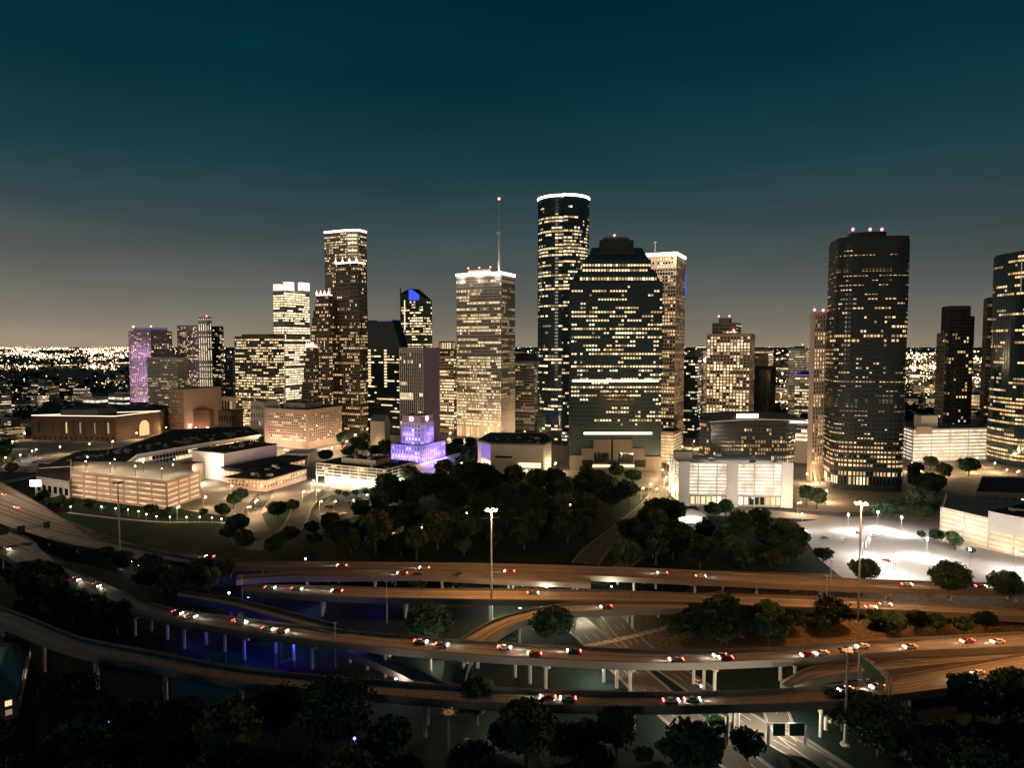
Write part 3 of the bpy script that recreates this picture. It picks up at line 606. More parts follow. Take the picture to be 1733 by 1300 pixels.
q = quad(1205,1246,1254,860,130); m = MB(); zt = ZT(566,850); m.prism(q, zt, ZT(546,860), 'concrete_dark', 'roof_dark'); m.build('penthouse', t); rows(t, q, zt+1, ZT(548,860), 3, 4, .7, .4, .4, 3, 'warm')
m = MB(); q2 = quad(1216,1234,1238,864,140); m.prism(q2, ZT(546,860), ZT(538,862), 'concrete_dark'); m.build('roof_block', t)
for qq in (q2[0], q2[3]): beacon(t, (qq.x, qq.y, ZT(538,862)), 1.1)
beacon(t, (q[0].x-4, q[0].y-2, zt+3), 1.3)
tower('office_building', 'banded tan office block half behind the tan gridded tower', 'office building', quad(1268,1300,1308,1100,80), ZT(592,1100), 4, 3, 'stone_tan', ww=.9, wh=.4, p=.5, run=5, pal='amber')
tower('office_building', 'dark windowless ribbed block right of the tan gridded tower', 'office building', quad(1270,1304,1312,905,70), ZT(624,905), 4, 2.2, 'granite_dark', fin=(2.2,.7,.7), p=.0, ww=.5, wh=.9)
t = tower('office_tower', 'white banded tower with a red beacon left of the tan slab tower', 'tower', quad(1334,1364,1372,1050,70), ZT(591,1050), 3.8, 3, 'stone_pale', ww=.85, wh=.42, p=.35, run=3, pal='dim')
q = quad(1344,1358,1362,1060,110); m = MB(); m.prism(q, ZT(591,1050), ZT(586,1050), 'concrete_dark'); m.build('penthouse', t); beacon(t, (q[0].x, q[0].y, ZT(586,1050)), 1)
t = tower('office_building', 'low pale block with a violet-lit roof edge below the white banded tower', 'office building', quad(1345,1370,1378,930,60), ZT(636,930), 3.8, 3, 'stone_pale', ww=.8, wh=.5, p=.6, run=3, pal='warm')
q = quad(1345,1370,1378,930,60); ring(q, ZT(636,930), ZT(636,930)+1.6, .4, 'violet_panel').build('crown_light', t)
# slab beside the big round tower
r = thing('slab_tower', 'tan slab tower tucked against the big dark rounded tower', 'tower', (XD(1385,590,0),590,0))
q = quad(1369,1376,1412,600,90, 60); FOOT.append(q); zt = ZT(529,600)
m = MB(); m.prism(q, 0, zt, 'stone_tan', 'roof_dark', bottom=False); fins(m, [q[0], q[1]], 12, zt, 3.6, 1.2, .8, 'stone_tan'); m.build('wall', r)
rows(r, [q[0], q[1]], 14, zt-2, 36, 3.6, .66, .66, .42, 2.5, 'amber')
m = MB()
for k in range(5):
    a = q[0].lerp(q[1], .04+k*.19); b = q[0].lerp(q[1], .13+k*.19); n2 = Vector(((q[1]-q[0]).y, -(q[1]-q[0]).x)).normalized()*.9
    m.face([(a.x+n2.x*4, a.y+n2.y*4, 0), (b.x+n2.x*4, b.y+n2.y*4, 0), (b.x+n2.x*.3, b.y+n2.y*.3, 13), (a.x+n2.x*.3, a.y+n2.y*.3, 13)], 'stone_tan')
m.build('arcade', r)
for pp in (q[0], q[0].lerp(q[1],.4)): beacon(r, (pp.x, pp.y+.5, zt), 1.1)
light(r, (q[0].x+4, q[0].y-8, 4), 14000, (1,.66,.35))
# big dark rounded tower
r = thing('rounded_tower', 'broad near-black tower with rounded corners and three red roof beacons', 'skyscraper', (XD(1466,580,0),580,0))
q = sell(1463, 580, 100, 28, 22, 5, R(-12), 44); FOOT.append(q); zt = ZT(404,560)
tower('', '', '', q, zt, 3.75, 2.75, 'wall_black', root=r, parapet=3, ww=.62, wh=.5, p=.31, run=2, pal='amber', dark='glass_black', wz0=19, band=(1.5,.35), zprof=lambda f: 1.8 if f < .12 else (1.1 if f < .5 else .8))
m = MB(); 
rows(r, q, 4, 12, 1, 2.75, .5, .8, .9, 3, 'warm'); rows(r, q, 12, 16, 1, 2.75, .55, .8, .5, 3, 'amber')
pq = sell(1466, 584, 200, 14, 9, 5, R(-12), 24); m.prism(pq, zt, ZT(392,575), 'wall_teal', 'roof_dark'); m.build('penthouse', r)
for x in (1441,1470,1490): beacon(r, (XD(x,580,210), 578, ZT(392,575)), 1.2)
# hotel with glowing roof sign
r = thing('hotel', 'low wide dark hotel with a white roof sign behind the white garage', 'hotel', (XD(1270,640,0),640,0))
q = quad(1184,1200,1346,640,30,-8); q = [Vector((XD(1184,655,50),655)), Vector((XD(1203,640,50),640)), Vector((XD(1330,640,50),640)), Vector((XD(1347,648,50),648)), Vector((XD(1347,690,50),690)), Vector((XD(1184,690,50),690))]
FOOT.append(q); zt = ZT(714,640)
tower('', '', '', q, zt, 3.5, 2.6, 'granite_dark', root=r, ww=.6, wh=.62, p=.32, run=1.6, pal='dim', dark='glass_dark', zprof=lambda f: 1.9 if f < .45 else .8)
m = MB()
for i in range(12):
    x0 = 1200+i*14.3; x1 = x0+14.3; zo = lambda x: 2.2*math.sin((x-1200)/172*3.0)
    a, b = Vector((XD(x0,636,50),636)), Vector((XD(x1,636,50),636))
    m.face([(a.x,634,zt+1+zo(x0)),(b.x,634,zt+1+zo(x1)),(b.x,690,zt+3+zo(x1)),(a.x,690,zt+3+zo(x0))], 'concrete_dark'); m.face([(a.x,634,zt+zo(x0)),(b.x,634,zt+zo(x1)),(b.x,634,zt+1+zo(x1)),(a.x,634,zt+1+zo(x0))], 'stone_pale')
m.build('wavy_roof', r)
m = MB(); a, b = XD(1247,645,50), XD(1283,645,50); m.box(a, b, 645, 646, ZT(711,645), ZT(701,645), 'sign_white'); m.build('roof_sign', r)
m = MB(); a, b = XD(1338,640,50), XD(1371,640,50); m.box(a, b, 640, 641, ZT(716,640), ZT(711,640), 'sign_white'); m.build('roof_edge_light', r)
light(r, (b, 636, ZT(709,640)), 9000, (1,.9,.8))
t = tower('office_building', 'small pale office with lit bands at the right end of the hotel', 'office building', quad(1346,1366,1374,690,30), ZT(716,690), 4, 3, 'stone_pale', ww=.9, wh=.55, p=.8, run=6, pal='bright', wz0=22)
# white garage in front
def garage(name, label, poly, zt, nl, wall, pal, nbay, gaps=(), light_pow=0, side=True, z0=.5, frac=.62):
    c = cen(poly); r = thing(name, label, 'parking garage', (c.x, c.y, 0)); FOOT.append(poly)
    m = MB(); m.prism(inset(poly, .985), 0, zt-1, 'concrete', 'lot', bottom=False); m.build('floor_slab', r)
    n = len(poly)
    for k in range(n):
        a, b = Vector(poly[k][:2]), Vector(poly[(k+1) % n][:2]); d = b-a; L = d.length; d /= L; nr = Vector((d.y, -d.x))
        if nr.dot(-((a+b)/2).normalized()) < -.1: continue
        fh = (zt-z0)/nl; nb = max(1, round(L/nbay)); mw = MB()
        for f in range(nl+1):
            z = z0+f*fh; mw.prism([a+nr*.5, b+nr*.5, b-nr*.2, a-nr*.2], max(0, z-fh*(1-frac)/2), z+fh*(1-frac)/2, wall)
        for c_ in range(nb+1):
            o = a+d*(L*c_/nb); mw.prism([o-d*.35+nr*.7, o+d*.35+nr*.7, o+d*.35-nr*.25, o-d*.35-nr*.25], 0, zt+.6, wall)
        for g0, g1 in gaps:
            if k == n-1:
                o0, o1 = a+d*L*g0, a+d*L*g1; mw.prism([o0+nr*.9, o1+nr*.9, o1-nr*.25, o0-nr*.25], 0, zt+1.2, wall)
        mw.build('wall', r)
        for f in range(nl):
            z = z0+f*fh+fh*(1-frac)/2; mo = MB()
            mo.face([tuple(a+nr*.02)+(z,), tuple(b+nr*.02)+(z,), tuple(b+nr*.02)+(z+fh*frac,), tuple(a+nr*.02)+(z+fh*frac,)], pal); mo.build('glow_opening', r)  # glowing panel across the opening stands in for the lit deck behind
    return r
q = front(1150,1341,500,20,45,4); q = [q[3], q[0], q[1], q[2]]; q = q[1:]+q[:1]
r = garage('parking_garage', 'tall white parking garage with brightly lit open decks', q, ZT(786,500), 9, 'white_panel', 'open_glow', 13, gaps=((0,.09),(.42,.52),(.9,1)), z0=9, frac=.7)
m = MB(); c = q[0].lerp(q[3],.93).lerp(q[2],.2); m.box(c.x-6, c.x+6, c.y, c.y+9, ZT(786,500), ZT(770,500), 'concrete'); m.build('stair_block', r); plant(r, q, ZT(786,500), 6)
for k in range(7): cc = q[3].lerp(q[0], k/6.0).lerp(q[1], .3); light(r, (cc.x, cc.y, ZT(786,500)+5), 2500, (1,.95,.88))
rows(r, [q[3], q[0]], 1, 8, 1, 4, .7, .8, .8, 4, 'warm')
for k in range(5): cc = q[3].lerp(q[0], (k+.5)/5); light(r, (cc.x, cc.y-18, 3), 1500, (1,.94,.85), .8)
# right towers
r = thing('office_tower', 'dark ribbed stepped tower standing alone above the striped garage', 'tower', (XD(1615,800,0),800,0))

q1 = front(1597,1606,806,90,22,10); q2 = front(1604,1638,797,90,20,10); q3 = front(1638,1645,803,90,18,10); FOOT.append(q2)
tower('', '', '', q1, ZT(565,800), 4, 4, 'granite_brown', root=r, p=.05)
tower('', '', '', q2, ZT(519,800), 4, 3.2, 'granite_dark', root=r, fin=(3.2,.9,.8), ww=.65, wh=.6, p=.2, run=1.8, pal='amber', zprof=lambda f: 0 if f > .84 else 1)
tower('', '', '', q3, ZT(536,800), 4, 3.2, 'granite_dark', root=r, fin=(3.2,.9,.8), ww=.65, wh=.6, p=.2, run=1.8, pal='amber')
q = quad(1524,1545,1668,700,20,-4); q = [Vector((XD(1524,735,20),735)), Vector((XD(1545,700,20),700)), Vector((XD(1669,712,20),712)), Vector((XD(1669,760,20),760)), Vector((XD(1524,775,20),775))]
r = garage('parking_garage', 'long white striped garage below the lone ribbed tower', q, ZT(727,705), 9, 'white_panel', 'open_glow', 22, frac=.5)
m = MB(); m.box(XD(1558,715,20), XD(1586,715,20), 715, 728, ZT(727,705), ZT(704,715), 'white_panel'); m.build('stair_block', r)
m = MB(); m.box(XD(1546,703,20), XD(1572,703,20), 699.2, 700, ZT(735,700), ZT(722,700), 'stone_tan'); m.build('corner_panel', r)
for x in (1560,1600,1640): light(r, (XD(x,690,5), 688, 4), 3500, (1,.85,.65), .8)
t = tower('office_tower', 'slim tower gridded with pale mullions beside the right-edge glass tower', 'tower', quad(1668,1692,1700,765,100), ZT(504,765), 3.9, 2.4, 'granite_brown', ww=.8, wh=.6, p=.16, run=4, pal='dim', fin=(2.4,.3,.3), band=(.5,.3))
r = thing('skyscraper', 'rounded banded glass tower cut off by the right edge of the picture', 'skyscraper', (XD(1735,690,0),690,0))
q = sell(1746, 690, 130, 29, 29, 3.6, 0, 40); FOOT.append(q); zt = ZT(424,662)
tower('', '', '', q, zt, 4.0, 3, 'glass_dark', root=r, ww=.86, wh=.5, p=.33, run=3, pal='amber', dark='glass_dark', band=(.5,.4), fin=(3,.2,.3), zprof=lambda f: 1.4 if f < .35 else .8)
m = MB(); e = [p for p in q if p.y < 690 and p.x < XD(1715,690,130)]
for p in e[2:3]: m.tube((p.x, p.y-.5, zt-40), (p.x, p.y-.5, zt-5), .22, .22, 'w2', 5)
m.build('lit_strip', r)
m = MB(); pp = q[22]; m.tube((pp.x+1.6, pp.y-2, 176), (pp.x+1.6, pp.y-2, 200), .7, .7, 'blue_panel', 6); m.build('blue_strip', r)
tower('office_building', 'amber-lit low block between the striped garage and the gridded slim tower', 'office building', quad(1666,1690,1700,715,20), ZT(728,715), 3.5, 3, 'stone_tan', ww=.9, wh=.5, p=.9, run=8, pal='amber')
# ================================================================== LOW LEFT QUARTER
r = thing('opera_house', 'brown brick opera house with a glowing roofline and round arched window', 'theatre', (XD(150,900,0),900,0))
q = [Vector((p.x, p.y)) for p in (W(55,745), W(196,747), W(272,735), W(290,715), W(80,712))]; FOOT.append(q); zt = 31
m = MB(); m.prism(q, 0, zt, 'brick_brown', 'roof_dark', bottom=False); fins(m, [q[0], q[1]], 0, zt-3, 14, 1.2, .8, 'brick_brown'); m.build('wall', r)
ring(q[:3]+[q[2]+Vector((.1,.1))], zt+.2, zt+1.0, .4, 'crown_soft').build('roof_light', r)
m = MB(); a, b = q[0].lerp(q[1],.25), q[0].lerp(q[1],.7); m.prism([a+Vector((3,12)), b+Vector((3,12)), b+Vector((8,45)), a+Vector((8,45))], zt, zt+7, 'concrete_dark'); m.build('stage_house', r); plant(r, q, zt, 12, 1.3)
rows(r, [q[0], q[1]], 1, 6, 1, 7, .25, .7, .6, 2, 'amber'); rows(r, [q[0], q[1]], 9, 24, 1, 20, .1, .9, .5, 2, 'amber')
d = (q[2]-q[1]).normalized(); nr = Vector((d.y, -d.x)); cc = q[1].lerp(q[2], .62)+nr*.3; m = MB(); P = []
for k in range(17):
    t_ = math.pi*k/16; P.append((cc.x+d.x*8*math.cos(t_), cc.y+d.y*8*math.cos(t_), 13+9*math.sin(t_)))
P += [(cc.x-d.x*8, cc.y-d.y*8, 2), (cc.x+d.x*8, cc.y+d.y*8, 2)]; m.face(P[::-1], 'w6'); ao = m.build('arched_window', r)
m = MB()
for k in range(-3, 4): a = cc+d*k*2.2+nr*.15; m.prism([a-d*.2+nr*.2, a+d*.2+nr*.2, a+d*.2, a-d*.2], 2, 13+9*math.sqrt(max(0,1-(k*2.2/8)**2)), 'brick_brown')
m.build('mullion', ao)
for k in range(6): p = q[0].lerp(q[1], (k+.5)/6); light(r, (p.x, p.y-9, 5), 700, (1,.62,.32))
def plain(name, label, cat, poly, zt, wall, nfl=3, pitch=4, **kw): return tower(name, label, cat, poly, zt, (zt-2)/nfl-.01, pitch, wall, wz0=1, **kw)
plain('parking_garage', 'small lit garage behind the opera house, left one', 'parking garage', quad(141,163,184,1050,10), ZT(674,1050), 'stone_pale', 6, 20, ww=.95, wh=.5, p=3, run=90, pal='garage')
plain('parking_garage', 'small lilac-grey garage beside the pink-lit apartment tower', 'parking garage', quad(184,210,221,1030,10), ZT(668,1030), 'lilac_wall', 6, 20, ww=.9, wh=.4, p=3, run=90, pal='garage')
q = quad(286,311,375,960,40); t = plain('theatre_building', 'tan windowless theatre block with a pitted left side', 'theatre', q, ZT(660,960), 'stone_rose', 12, 3.4, ww=.45, wh=.4, p=.0, dark='stone_rose')
rows(t, [q[3], q[0]], 4, ZT(664,960), 13, 3, .4, .4, .15, 1, 'dim'); 
m = MB(); a = q[0].lerp(q[1],.5); m.box(a.x-8, a.x+16, a.y-16, a.y-2, 0, 28, 'brick_brown'); m.build('fly_tower', t)
for k in range(3): light(t, (a.x-10+k*14, a.y-22, 5), 5000, (1,.5,.3))
plain('theatre_building', 'low brown brick block with red-lit foot left of the bright beige hall', 'theatre', quad(370,392,412,900,10), ZT(697,900), 'brick_brown', 3, 5, p=.3, pal='amber')
plain('office_building', 'colonnaded pale hall with tall windows behind the brown brick block', 'hall', quad(375,408,428,1000,20), ZT(674,1000), 'stone_tan', 1, 6, ww=.5, wh=.85, p=.8, pal='dim')
plain('concert_hall', 'bright beige block with glowing foot left of the punched-window block', 'hall', quad(424,446,470,900,30), ZT(681,900), 'stone_pale', 5, 5, ww=.3, p=.2, pal='amber')
q = quad(447,520,578,785,30)
r = thing('courthouse', 'white block with a grid of small punched square windows', 'office building', (q[0].x, q[0].y, 0)); FOOT.append(q)
m = MB(); zt = ZT(694,785); m.prism(q, 0, zt, 'stone_rose', 'roof_dark', bottom=False); m.build('wall', r)
rows(r, [q[3].lerp(q[0],.1), q[0].lerp(q[3],.03)], 8, zt-5, 10, 3.1, .42, .45, .5, 2, 'warm'); rows(r, [q[0].lerp(q[1],.05), q[1].lerp(q[0],.03)], 8, zt-5, 10, 3.4, .42, .45, .12, 1.5, 'amber', part='window_row')
m = MB(); qq = inset(q, .5); m.prism(qq, zt, zt+6, 'concrete', 'roof_dark'); m.build('penthouse', r); plant(r, inset(q,.48), zt+6, 5); plant(r, [q[3], q[0], q[0].lerp(q[1],.25), q[3].lerp(q[2],.25)], zt, 6)
for fx in (.1,.4,.7): p = q[3].lerp(q[0],fx); light(r, (p.x-3, p.y-16, 6), 18000, (1,.72,.45))
for fx in (.2,.6): p = q[0].lerp(q[1],fx); light(r, (p.x+14, p.y-8, 6), 15000, (1,.72,.45))
# long dark-roofed hall
r = thing('exhibition_hall', 'long low hall with a vast dark flat roof and pale fascia', 'hall', (W(220,790).x, W(220,790).y, 0))
P = [W(66,792,15), W(212,783,15), W(232,769,15), W(330,752,15), W(442,735,15), W(420,722,15), W(295,727,15), W(205,758,15), W(130,765,15)]
q = [Vector((p.x, p.y)) for p in P]; FOOT.append(q); m = MB(); m.prism(q, 12.5, 15, 'stone_pale', 'roof_dark'); m.build('roof', r)
m = MB(); m.prism(inset(q,.97), 0, 12.5, 'concrete', bottom=False); m.build('wall', r)
qi = inset(q,.97); rows(r, qi[:5], 1, 11, 2, 4, .8, .7, .5, 4, 'warm')
m = MB()
for k in range(60):
    a = random.random(); b = random.random(); p = q[0].lerp(q[4], a).lerp(q[7].lerp(q[5], a), .15+.5*b)
    if pip(p, inset(q,.9)): s_ = random.uniform(1,2.6); m.box(p.x-s_, p.x+s_, p.y-s_, p.y+s_, 15, 15+random.uniform(1,2.2), 'concrete_dark')
m.build('roof_unit', r)
# left garage (lit roof deck)
P = [W(338,846), W(350,832)]
q = [Vector((p.x, p.y)) for p in (W(283,863), W(338,842), W(300,818), W(122,818), W(122,842))]; q = [q[4], q[0], q[1], q[2], q[3]]
FOOT.append(q); ztg = 20; r = garage('parking_garage', 'long tan parking garage with a glaring lit top deck by the park', q, ztg, 5, 'stone_rose', 'open_glow_warm', 14, frac=.36)
for a in range(4):
    for b in range(2):
        p = q[0].lerp(q[1], .15+a*.24).lerp(q[4].lerp(q[2], .15+a*.24), .3+.4*b)
        light(r, (p.x, p.y, ztg+7), 26000, (1,.78,.5)); m = MB(); m.tube((p.x,p.y,ztg-1),(p.x,p.y,ztg+7),.15,.12,'steel_dark',6); m.ball((p.x,p.y,ztg+7.1),.35,'lamp_warm'); m.build('roof_lamp', r)
for k in range(4): p = q[0].lerp(q[1], (k+.5)/4); light(r, (p.x-3, p.y-12, 5), 3000, (1,.7,.45))
q = [Vector((p.x, p.y)) for p in (W(62,838), W(118,848), W(135,815), W(66,810))]
r = plain('warehouse', 'low pale building with one lit square billboard panel at its corner', 'warehouse', q, 14, 'concrete', 1, 8, p=.1)
m = MB(); a = W(95,806,15); b = W(112,806,15); m.box(a.x, b.x, a.y-30, a.y-29.5, 13, 17.5, 'sign_white'); m.build('lit_panel', r); m = MB(); m.tube(((a.x+b.x)/2, a.y-29.7, 0), ((a.x+b.x)/2, a.y-29.7, 13), .4, .4, 'steel'); m.build('panel_post', r)
light(r, ((a.x+b.x)/2, a.y-34, 15), 3000, (1,.95,.85))
# performing arts centre
r = thing('performance_hall', 'white box theatre with one floodlit wall and dark sweeping roofs', 'theatre', (XD(378,600,0),600,0))
q = quad(325,378,468,600,25); FOOT.append(q); zt = ZT(768,600)
m = MB(); m.prism(q, 0, zt, 'white_panel', bottom=False); m.build('wall', r); m = MB(); m.prism(inset(q,1.01), zt, zt+.8, 'roof_dark'); m.build('roof', r); plant(r, q, zt+.8, 7)
m = MB(); q2 = quad(303,326,345,590,10); m.prism(q2, 0, ZT(786,590), 'brick_brown'); m.build('side_wing', r)
for fx in (.2,.5,.8): p = q[3].lerp(q[0],fx); light(r, (p.x-5, p.y-18, 12), 42000, (1,.86,.66), 1)
c, rr, b, l = q; dn = Vector((.9,-.43))
m = MB(); A_ = c.lerp(rr,-.05)+dn*1; B2 = rr+(rr-c)*.15+dn*1; A2 = A_+dn*26; B3 = B2+dn*26
m.prism([A_, A2, B3, B2], 0, 10, 'stone_rose'); FOOT.append([A_, A2, B3, B2]); m.build('foyer', r)
m = MB(); m.frustum([A_-Vector((2,0)), A2+dn*3-Vector((4,3)), B3+dn*3, B2], [A_-Vector((0,0)), A2+dn*1-Vector((2,1)), B3+dn*1, B2], 12, 13.2, 'roof_dark'); m.build('foyer_roof', r)
rows(r, [A_, A2, B3], 6, 10, 1, 5, .7, .8, .8, 4, 'amber')
r = thing('restaurant_wing', 'brown theatre annex with a dark flat roof and small lit windows', 'theatre', (W(450,830).x, W(450,830).y, 0))
q = [Vector((p.x, p.y)) for p in (W(385,828), W(452,833), W(519,812), W(480,803))]; FOOT.append(q); m = MB(); m.prism(q, 0, 10, 'stone_rose', 'roof_dark', bottom=False); m.build('wall', r)
m = MB(); m.prism(inset(q,1.06), 10, 10.8, 'roof_dark'); m.build('roof', r); plant(r, q, 10.8, 6)
rows(r, [q[0], q[1], q[2]], 3, 9, 2, 3.4, .35, .5, .6, 3, 'amber')
p = W(470,838); light(r, (p.x, p.y, 6), 14000, (1,.7,.42))
r = thing('canopy', 'thin pale canopy on slanting white columns', 'canopy', (W(510,800).x, W(510,800).y, 0)); m = MB(); a = W(510,792); m.box(a.x-14, a.x+11, a.y-10, a.y+18, 14.5, 15.2, 'white_panel'); m.build('roof', r)
for dx in (-8,0,8): m = MB(); m.tube((a.x+dx, a.y-8, 0), (a.x+dx+2, a.y-6, 14.5), .35, .35, 'white_panel'); m.build('column', r)
light(r, (a.x, a.y-12, 4), 9000, (.9,.8,1))
# glass-banded annex
q = quad(536,653,703,560,12); r = thing('annex_building', 'four-storey glass-banded office over a glaring open ground floor', 'office building', (q[0].x, q[0].y, 0)); FOOT.append(q); zt = ZT(795,560); zb = 6.5
m = MB(); m.prism(q, zb, zt, 'concrete', 'roof_dark'); fins(m, q, zb, zt, 9.5, .5, .7, 'concrete')
for k in range(5): e = ring(q, zb+(zt-zb-.6)*k/4, zb+(zt-zb-.6)*k/4+.9, .8, 'x', 0); i = len(m.v); m.v += e.v; m.f += [tuple(x+i for x in f) for f in e.f]; m.m += [m.mi('concrete')]*len(e.f)
m.build('wall', r); rows(r, q, zb+.8, zt-.2, 4, 3.2, .96, .75, .13, 3, 'amber', 'glass_grey')
m = MB(); m.prism(inset(q,.5), zt, zt+4.5, 'concrete', 'roof_dark'); m.build('penthouse', r); plant(r, inset(q,.48), zt+4.5, 6); plant(r, [q[0], q[1], q[1].lerp(q[2],.28), q[0].lerp(q[3],.28)], zt, 4)
m = MB(); m.prism(inset(q,.82), 0, zb, 'lit_hall', bottom=False); m.build('lit_lobby', r)
for k in range(9):
    for e0, e1 in ((q[3],q[0]),(q[0],q[1])): p = e0.lerp(e1, k/8); m = MB(); m.tube((p.x, p.y, 0), (p.x, p.y, zb), .5, .5, 'concrete'); m.build('column', r)
for k in range(6): p = q[3].lerp(q[0], k/5); light(r, (p.x-1, p.y-4, 5), 13000, (1,.85,.62), .6)
for k in range(4): p = q[0].lerp(q[1], k/3); light(r, (p.x+4, p.y-2, 5), 10000, (1,.85,.62), .6)
# civic tower in violet light
r = thing('city_hall', 'stepped stone civic tower floodlit violet and blue with lit clock faces', 'civic building', (XD(712,660,0),660,0)); VI = (.15,.09,1)
def stage(xl,xc,xr,D,yb,yt,wall='stone_pale'):
    q = quad(xl,xc,xr,D,30); z0, z1 = (0 if yb is None else ZT(yb,D)), ZT(yt,D)
    m = MB(); m.prism(q, z0, z1, wall, 'roof_mid', bottom=False); fins(m, q, z0, z1-1, 3.4, 1.5, .7, wall); m.build('wall', r)
    if z1-z0 > 8: rows(r, q, z0+1, z1-1.5, max(2, int((z1-z0)/4)), 3.4, .4, .6, .22, 2, 'bright', 'glass_grey')
    return q, z0, z1
qa, za0, za1 = stage(648,704,778,640,None,787); FOOT.append(qa)
qb2, zb0, zb1 = stage(663,711,752,652,787,755); qc, zc0, zc1 = stage(681,712,733,662,757,716); m = MB()
qd = inset(qc,.98); m.prism(qd, zc1, ZT(704,664), 'stone_rose', 'roof_mid'); m.build('cap', r); ztop = ZT(704,664)
for e0, e1 in ((qd[3],qd[0]),(qd[0],qd[1])):
    p = e0.lerp(e1,.5); d = (e1-e0).normalized(); nr = Vector((d.y,-d.x)); m = MB(); zc = (zc1+ztop)/2
    m.tube((p.x+nr.x*.1, p.y+nr.y*.1, zc), (p.x+nr.x*.5, p.y+nr.y*.5, zc), 2.2, 2.2, 'crown_lamp', 16); m.build('clock_face', r)
p = cen(qd); m = MB(); m.tube((p.x,p.y,ztop),(p.x,p.y,ZT(680,664)),.5,.15,'white_panel',6); m.box(p.x-3,p.x+3,p.y-3,p.y+3,ztop,ztop+1.4,'stone_rose'); m.build('flagpole', r)
for qq, z0, pw, of in ((qb2, zb0, 8500, 5), (qc, zc0, 6500, 4)):
    for e0, e1, nn in ((qq[3],qq[0],5),(qq[0],qq[1],5)):
        d = (e1-e0).normalized(); nr = Vector((d.y,-d.x))
        for k in range(nn):
            p = e0.lerp(e1,(k+.5)/nn)+nr*of; light(r, (p.x, p.y, z0+2.5), pw, VI, .4)
        for k in (1,3): p = e0.lerp(e1,(k+.5)/nn)+nr*(of+1); light(r, (p.x, p.y, z0+12), pw*.6, VI, .4)
m = MB()
for qq, z0 in ((qb2,zb0),(qc,zc0)):
    for e0, e1 in ((qq[3],qq[0]),(qq[0],qq[1])):
        d = (e1-e0).normalized(); nr = Vector((d.y,-d.x))
        for k in range(6): p = e0.lerp(e1,(k+.5)/6)+nr*2.2; m.box(p.x-.5,p.x+.5,p.y-.5,p.y+.5,z0,z0+.9,'violet_panel')
m.build('floodlight', r)
# church-like tan building
r = thing('chapel', 'small tan gabled building with a tree-shaped arch left of the civic tower', 'chapel', (XD(640,760,0),760,0)); q = quad(627,651,660,760,15); FOOT.append(q); zt = ZT(714,760)
m = MB(); m.prism(q, 0, zt, 'stone_tan', bottom=False); m.build('wall', r); m = MB(); a, b = (q[0]+q[1])/2, (q[2]+q[3])/2
c3 = [Vector((p.x,p.y,zt)) for p in q]; ra, rb = Vector((a.x,a.y,zt+7)), Vector((b.x,b.y,zt+7)); m.face([c3[3],c3[0],ra,rb],'roof_mid'); m.face([c3[1],c3[2],rb,ra],'roof_mid'); m.face([c3[0],c3[1],ra],'stone_tan'); m.face([c3[2],c3[3],rb],'stone_tan'); m.build('roof', r)
p = q[3].lerp(q[0],.5); light(r, (p.x-2,p.y-10,6), 9000, (1,.7,.4))
rows(r, [q[3].lerp(q[0],.35), q[3].lerp(q[0],.65)], 2, 18, 1, 9, .5, .9, .1, 1, 'dim')  # one tall dark pane in the front wall
# angular hall with glowing lower windows
q = [Vector((XD(808,650,20),655)), Vector((XD(831,632,20),634)), Vector((XD(920,625,20),628)), Vector((XD(934,640,20),650)), Vector((XD(925,700,20),705)), Vector((XD(830,705,20),710))]
r = thing('drama_theatre', 'angular pale hall with a violet panel and glowing lower windows', 'theatre', (q[1].x, q[1].y, 0)); FOOT.append(q); zt = ZT(752,632); m = MB()
m.prism(q, 0, zt, 'concrete', 'roof_dark', bottom=False); m.build('wall', r); ring(q, zt-.5, zt+1.2, .5, 'roof_mid', 0).build('parapet', r); plant(r, q, zt, 8)
def panel(r, e0, e1, f0, f1, z0, z1, mt, nm):
    d = (e1-e0).normalized(); nr = Vector((d.y,-d.x))*.25; a, b = e0.lerp(e1,f0), e0.lerp(e1,f1); m = MB(); m.prism([a+nr, b+nr, b+nr*.1, a+nr*.1], z0, z1, mt); return m.build(nm, r)
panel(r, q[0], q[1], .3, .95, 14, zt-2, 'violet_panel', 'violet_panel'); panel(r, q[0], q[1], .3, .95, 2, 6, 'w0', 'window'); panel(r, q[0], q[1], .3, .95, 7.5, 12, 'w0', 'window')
panel(r, q[1], q[2], .52, .95, 1, 5, 'w0', 'window'); panel(r, q[1], q[2], .52, .95, 6.5, 11, 'w0', 'window'); panel(r, q[1], q[2], .08, .4, 15, 17, 'glass_black', 'window')
# park house
r = thing('park_house', 'single-storey park house with warm lit windows among dark trees', 'house', (W(638,908).x, W(638,908).y, 0)); a, b = W(601,911), W(674,905); q = [Vector((a.x,a.y)), Vector((b.x,b.y)), Vector((b.x+2,b.y+11)), Vector((a.x+2,a.y+11))]; FOOT.append(q)
m = MB(); m.prism(q, 0, 4.2, 'stone_rose', bottom=False); m.build('wall', r); m = MB(); m.frustum(inset(q,1.06), inset(q,.8), 4.2, 6.2, 'roof_dark'); m.build('roof', r)
for k in range(8): panel(r, q[0], q[1], .06+k*.115, .06+k*.115+.05, 1, 3.4, 'w1' if k in (2,4,5,7) else 'glass_black', 'window')
light(r, (a.x+8, a.y-7, 4), 700, (1,.7,.4))
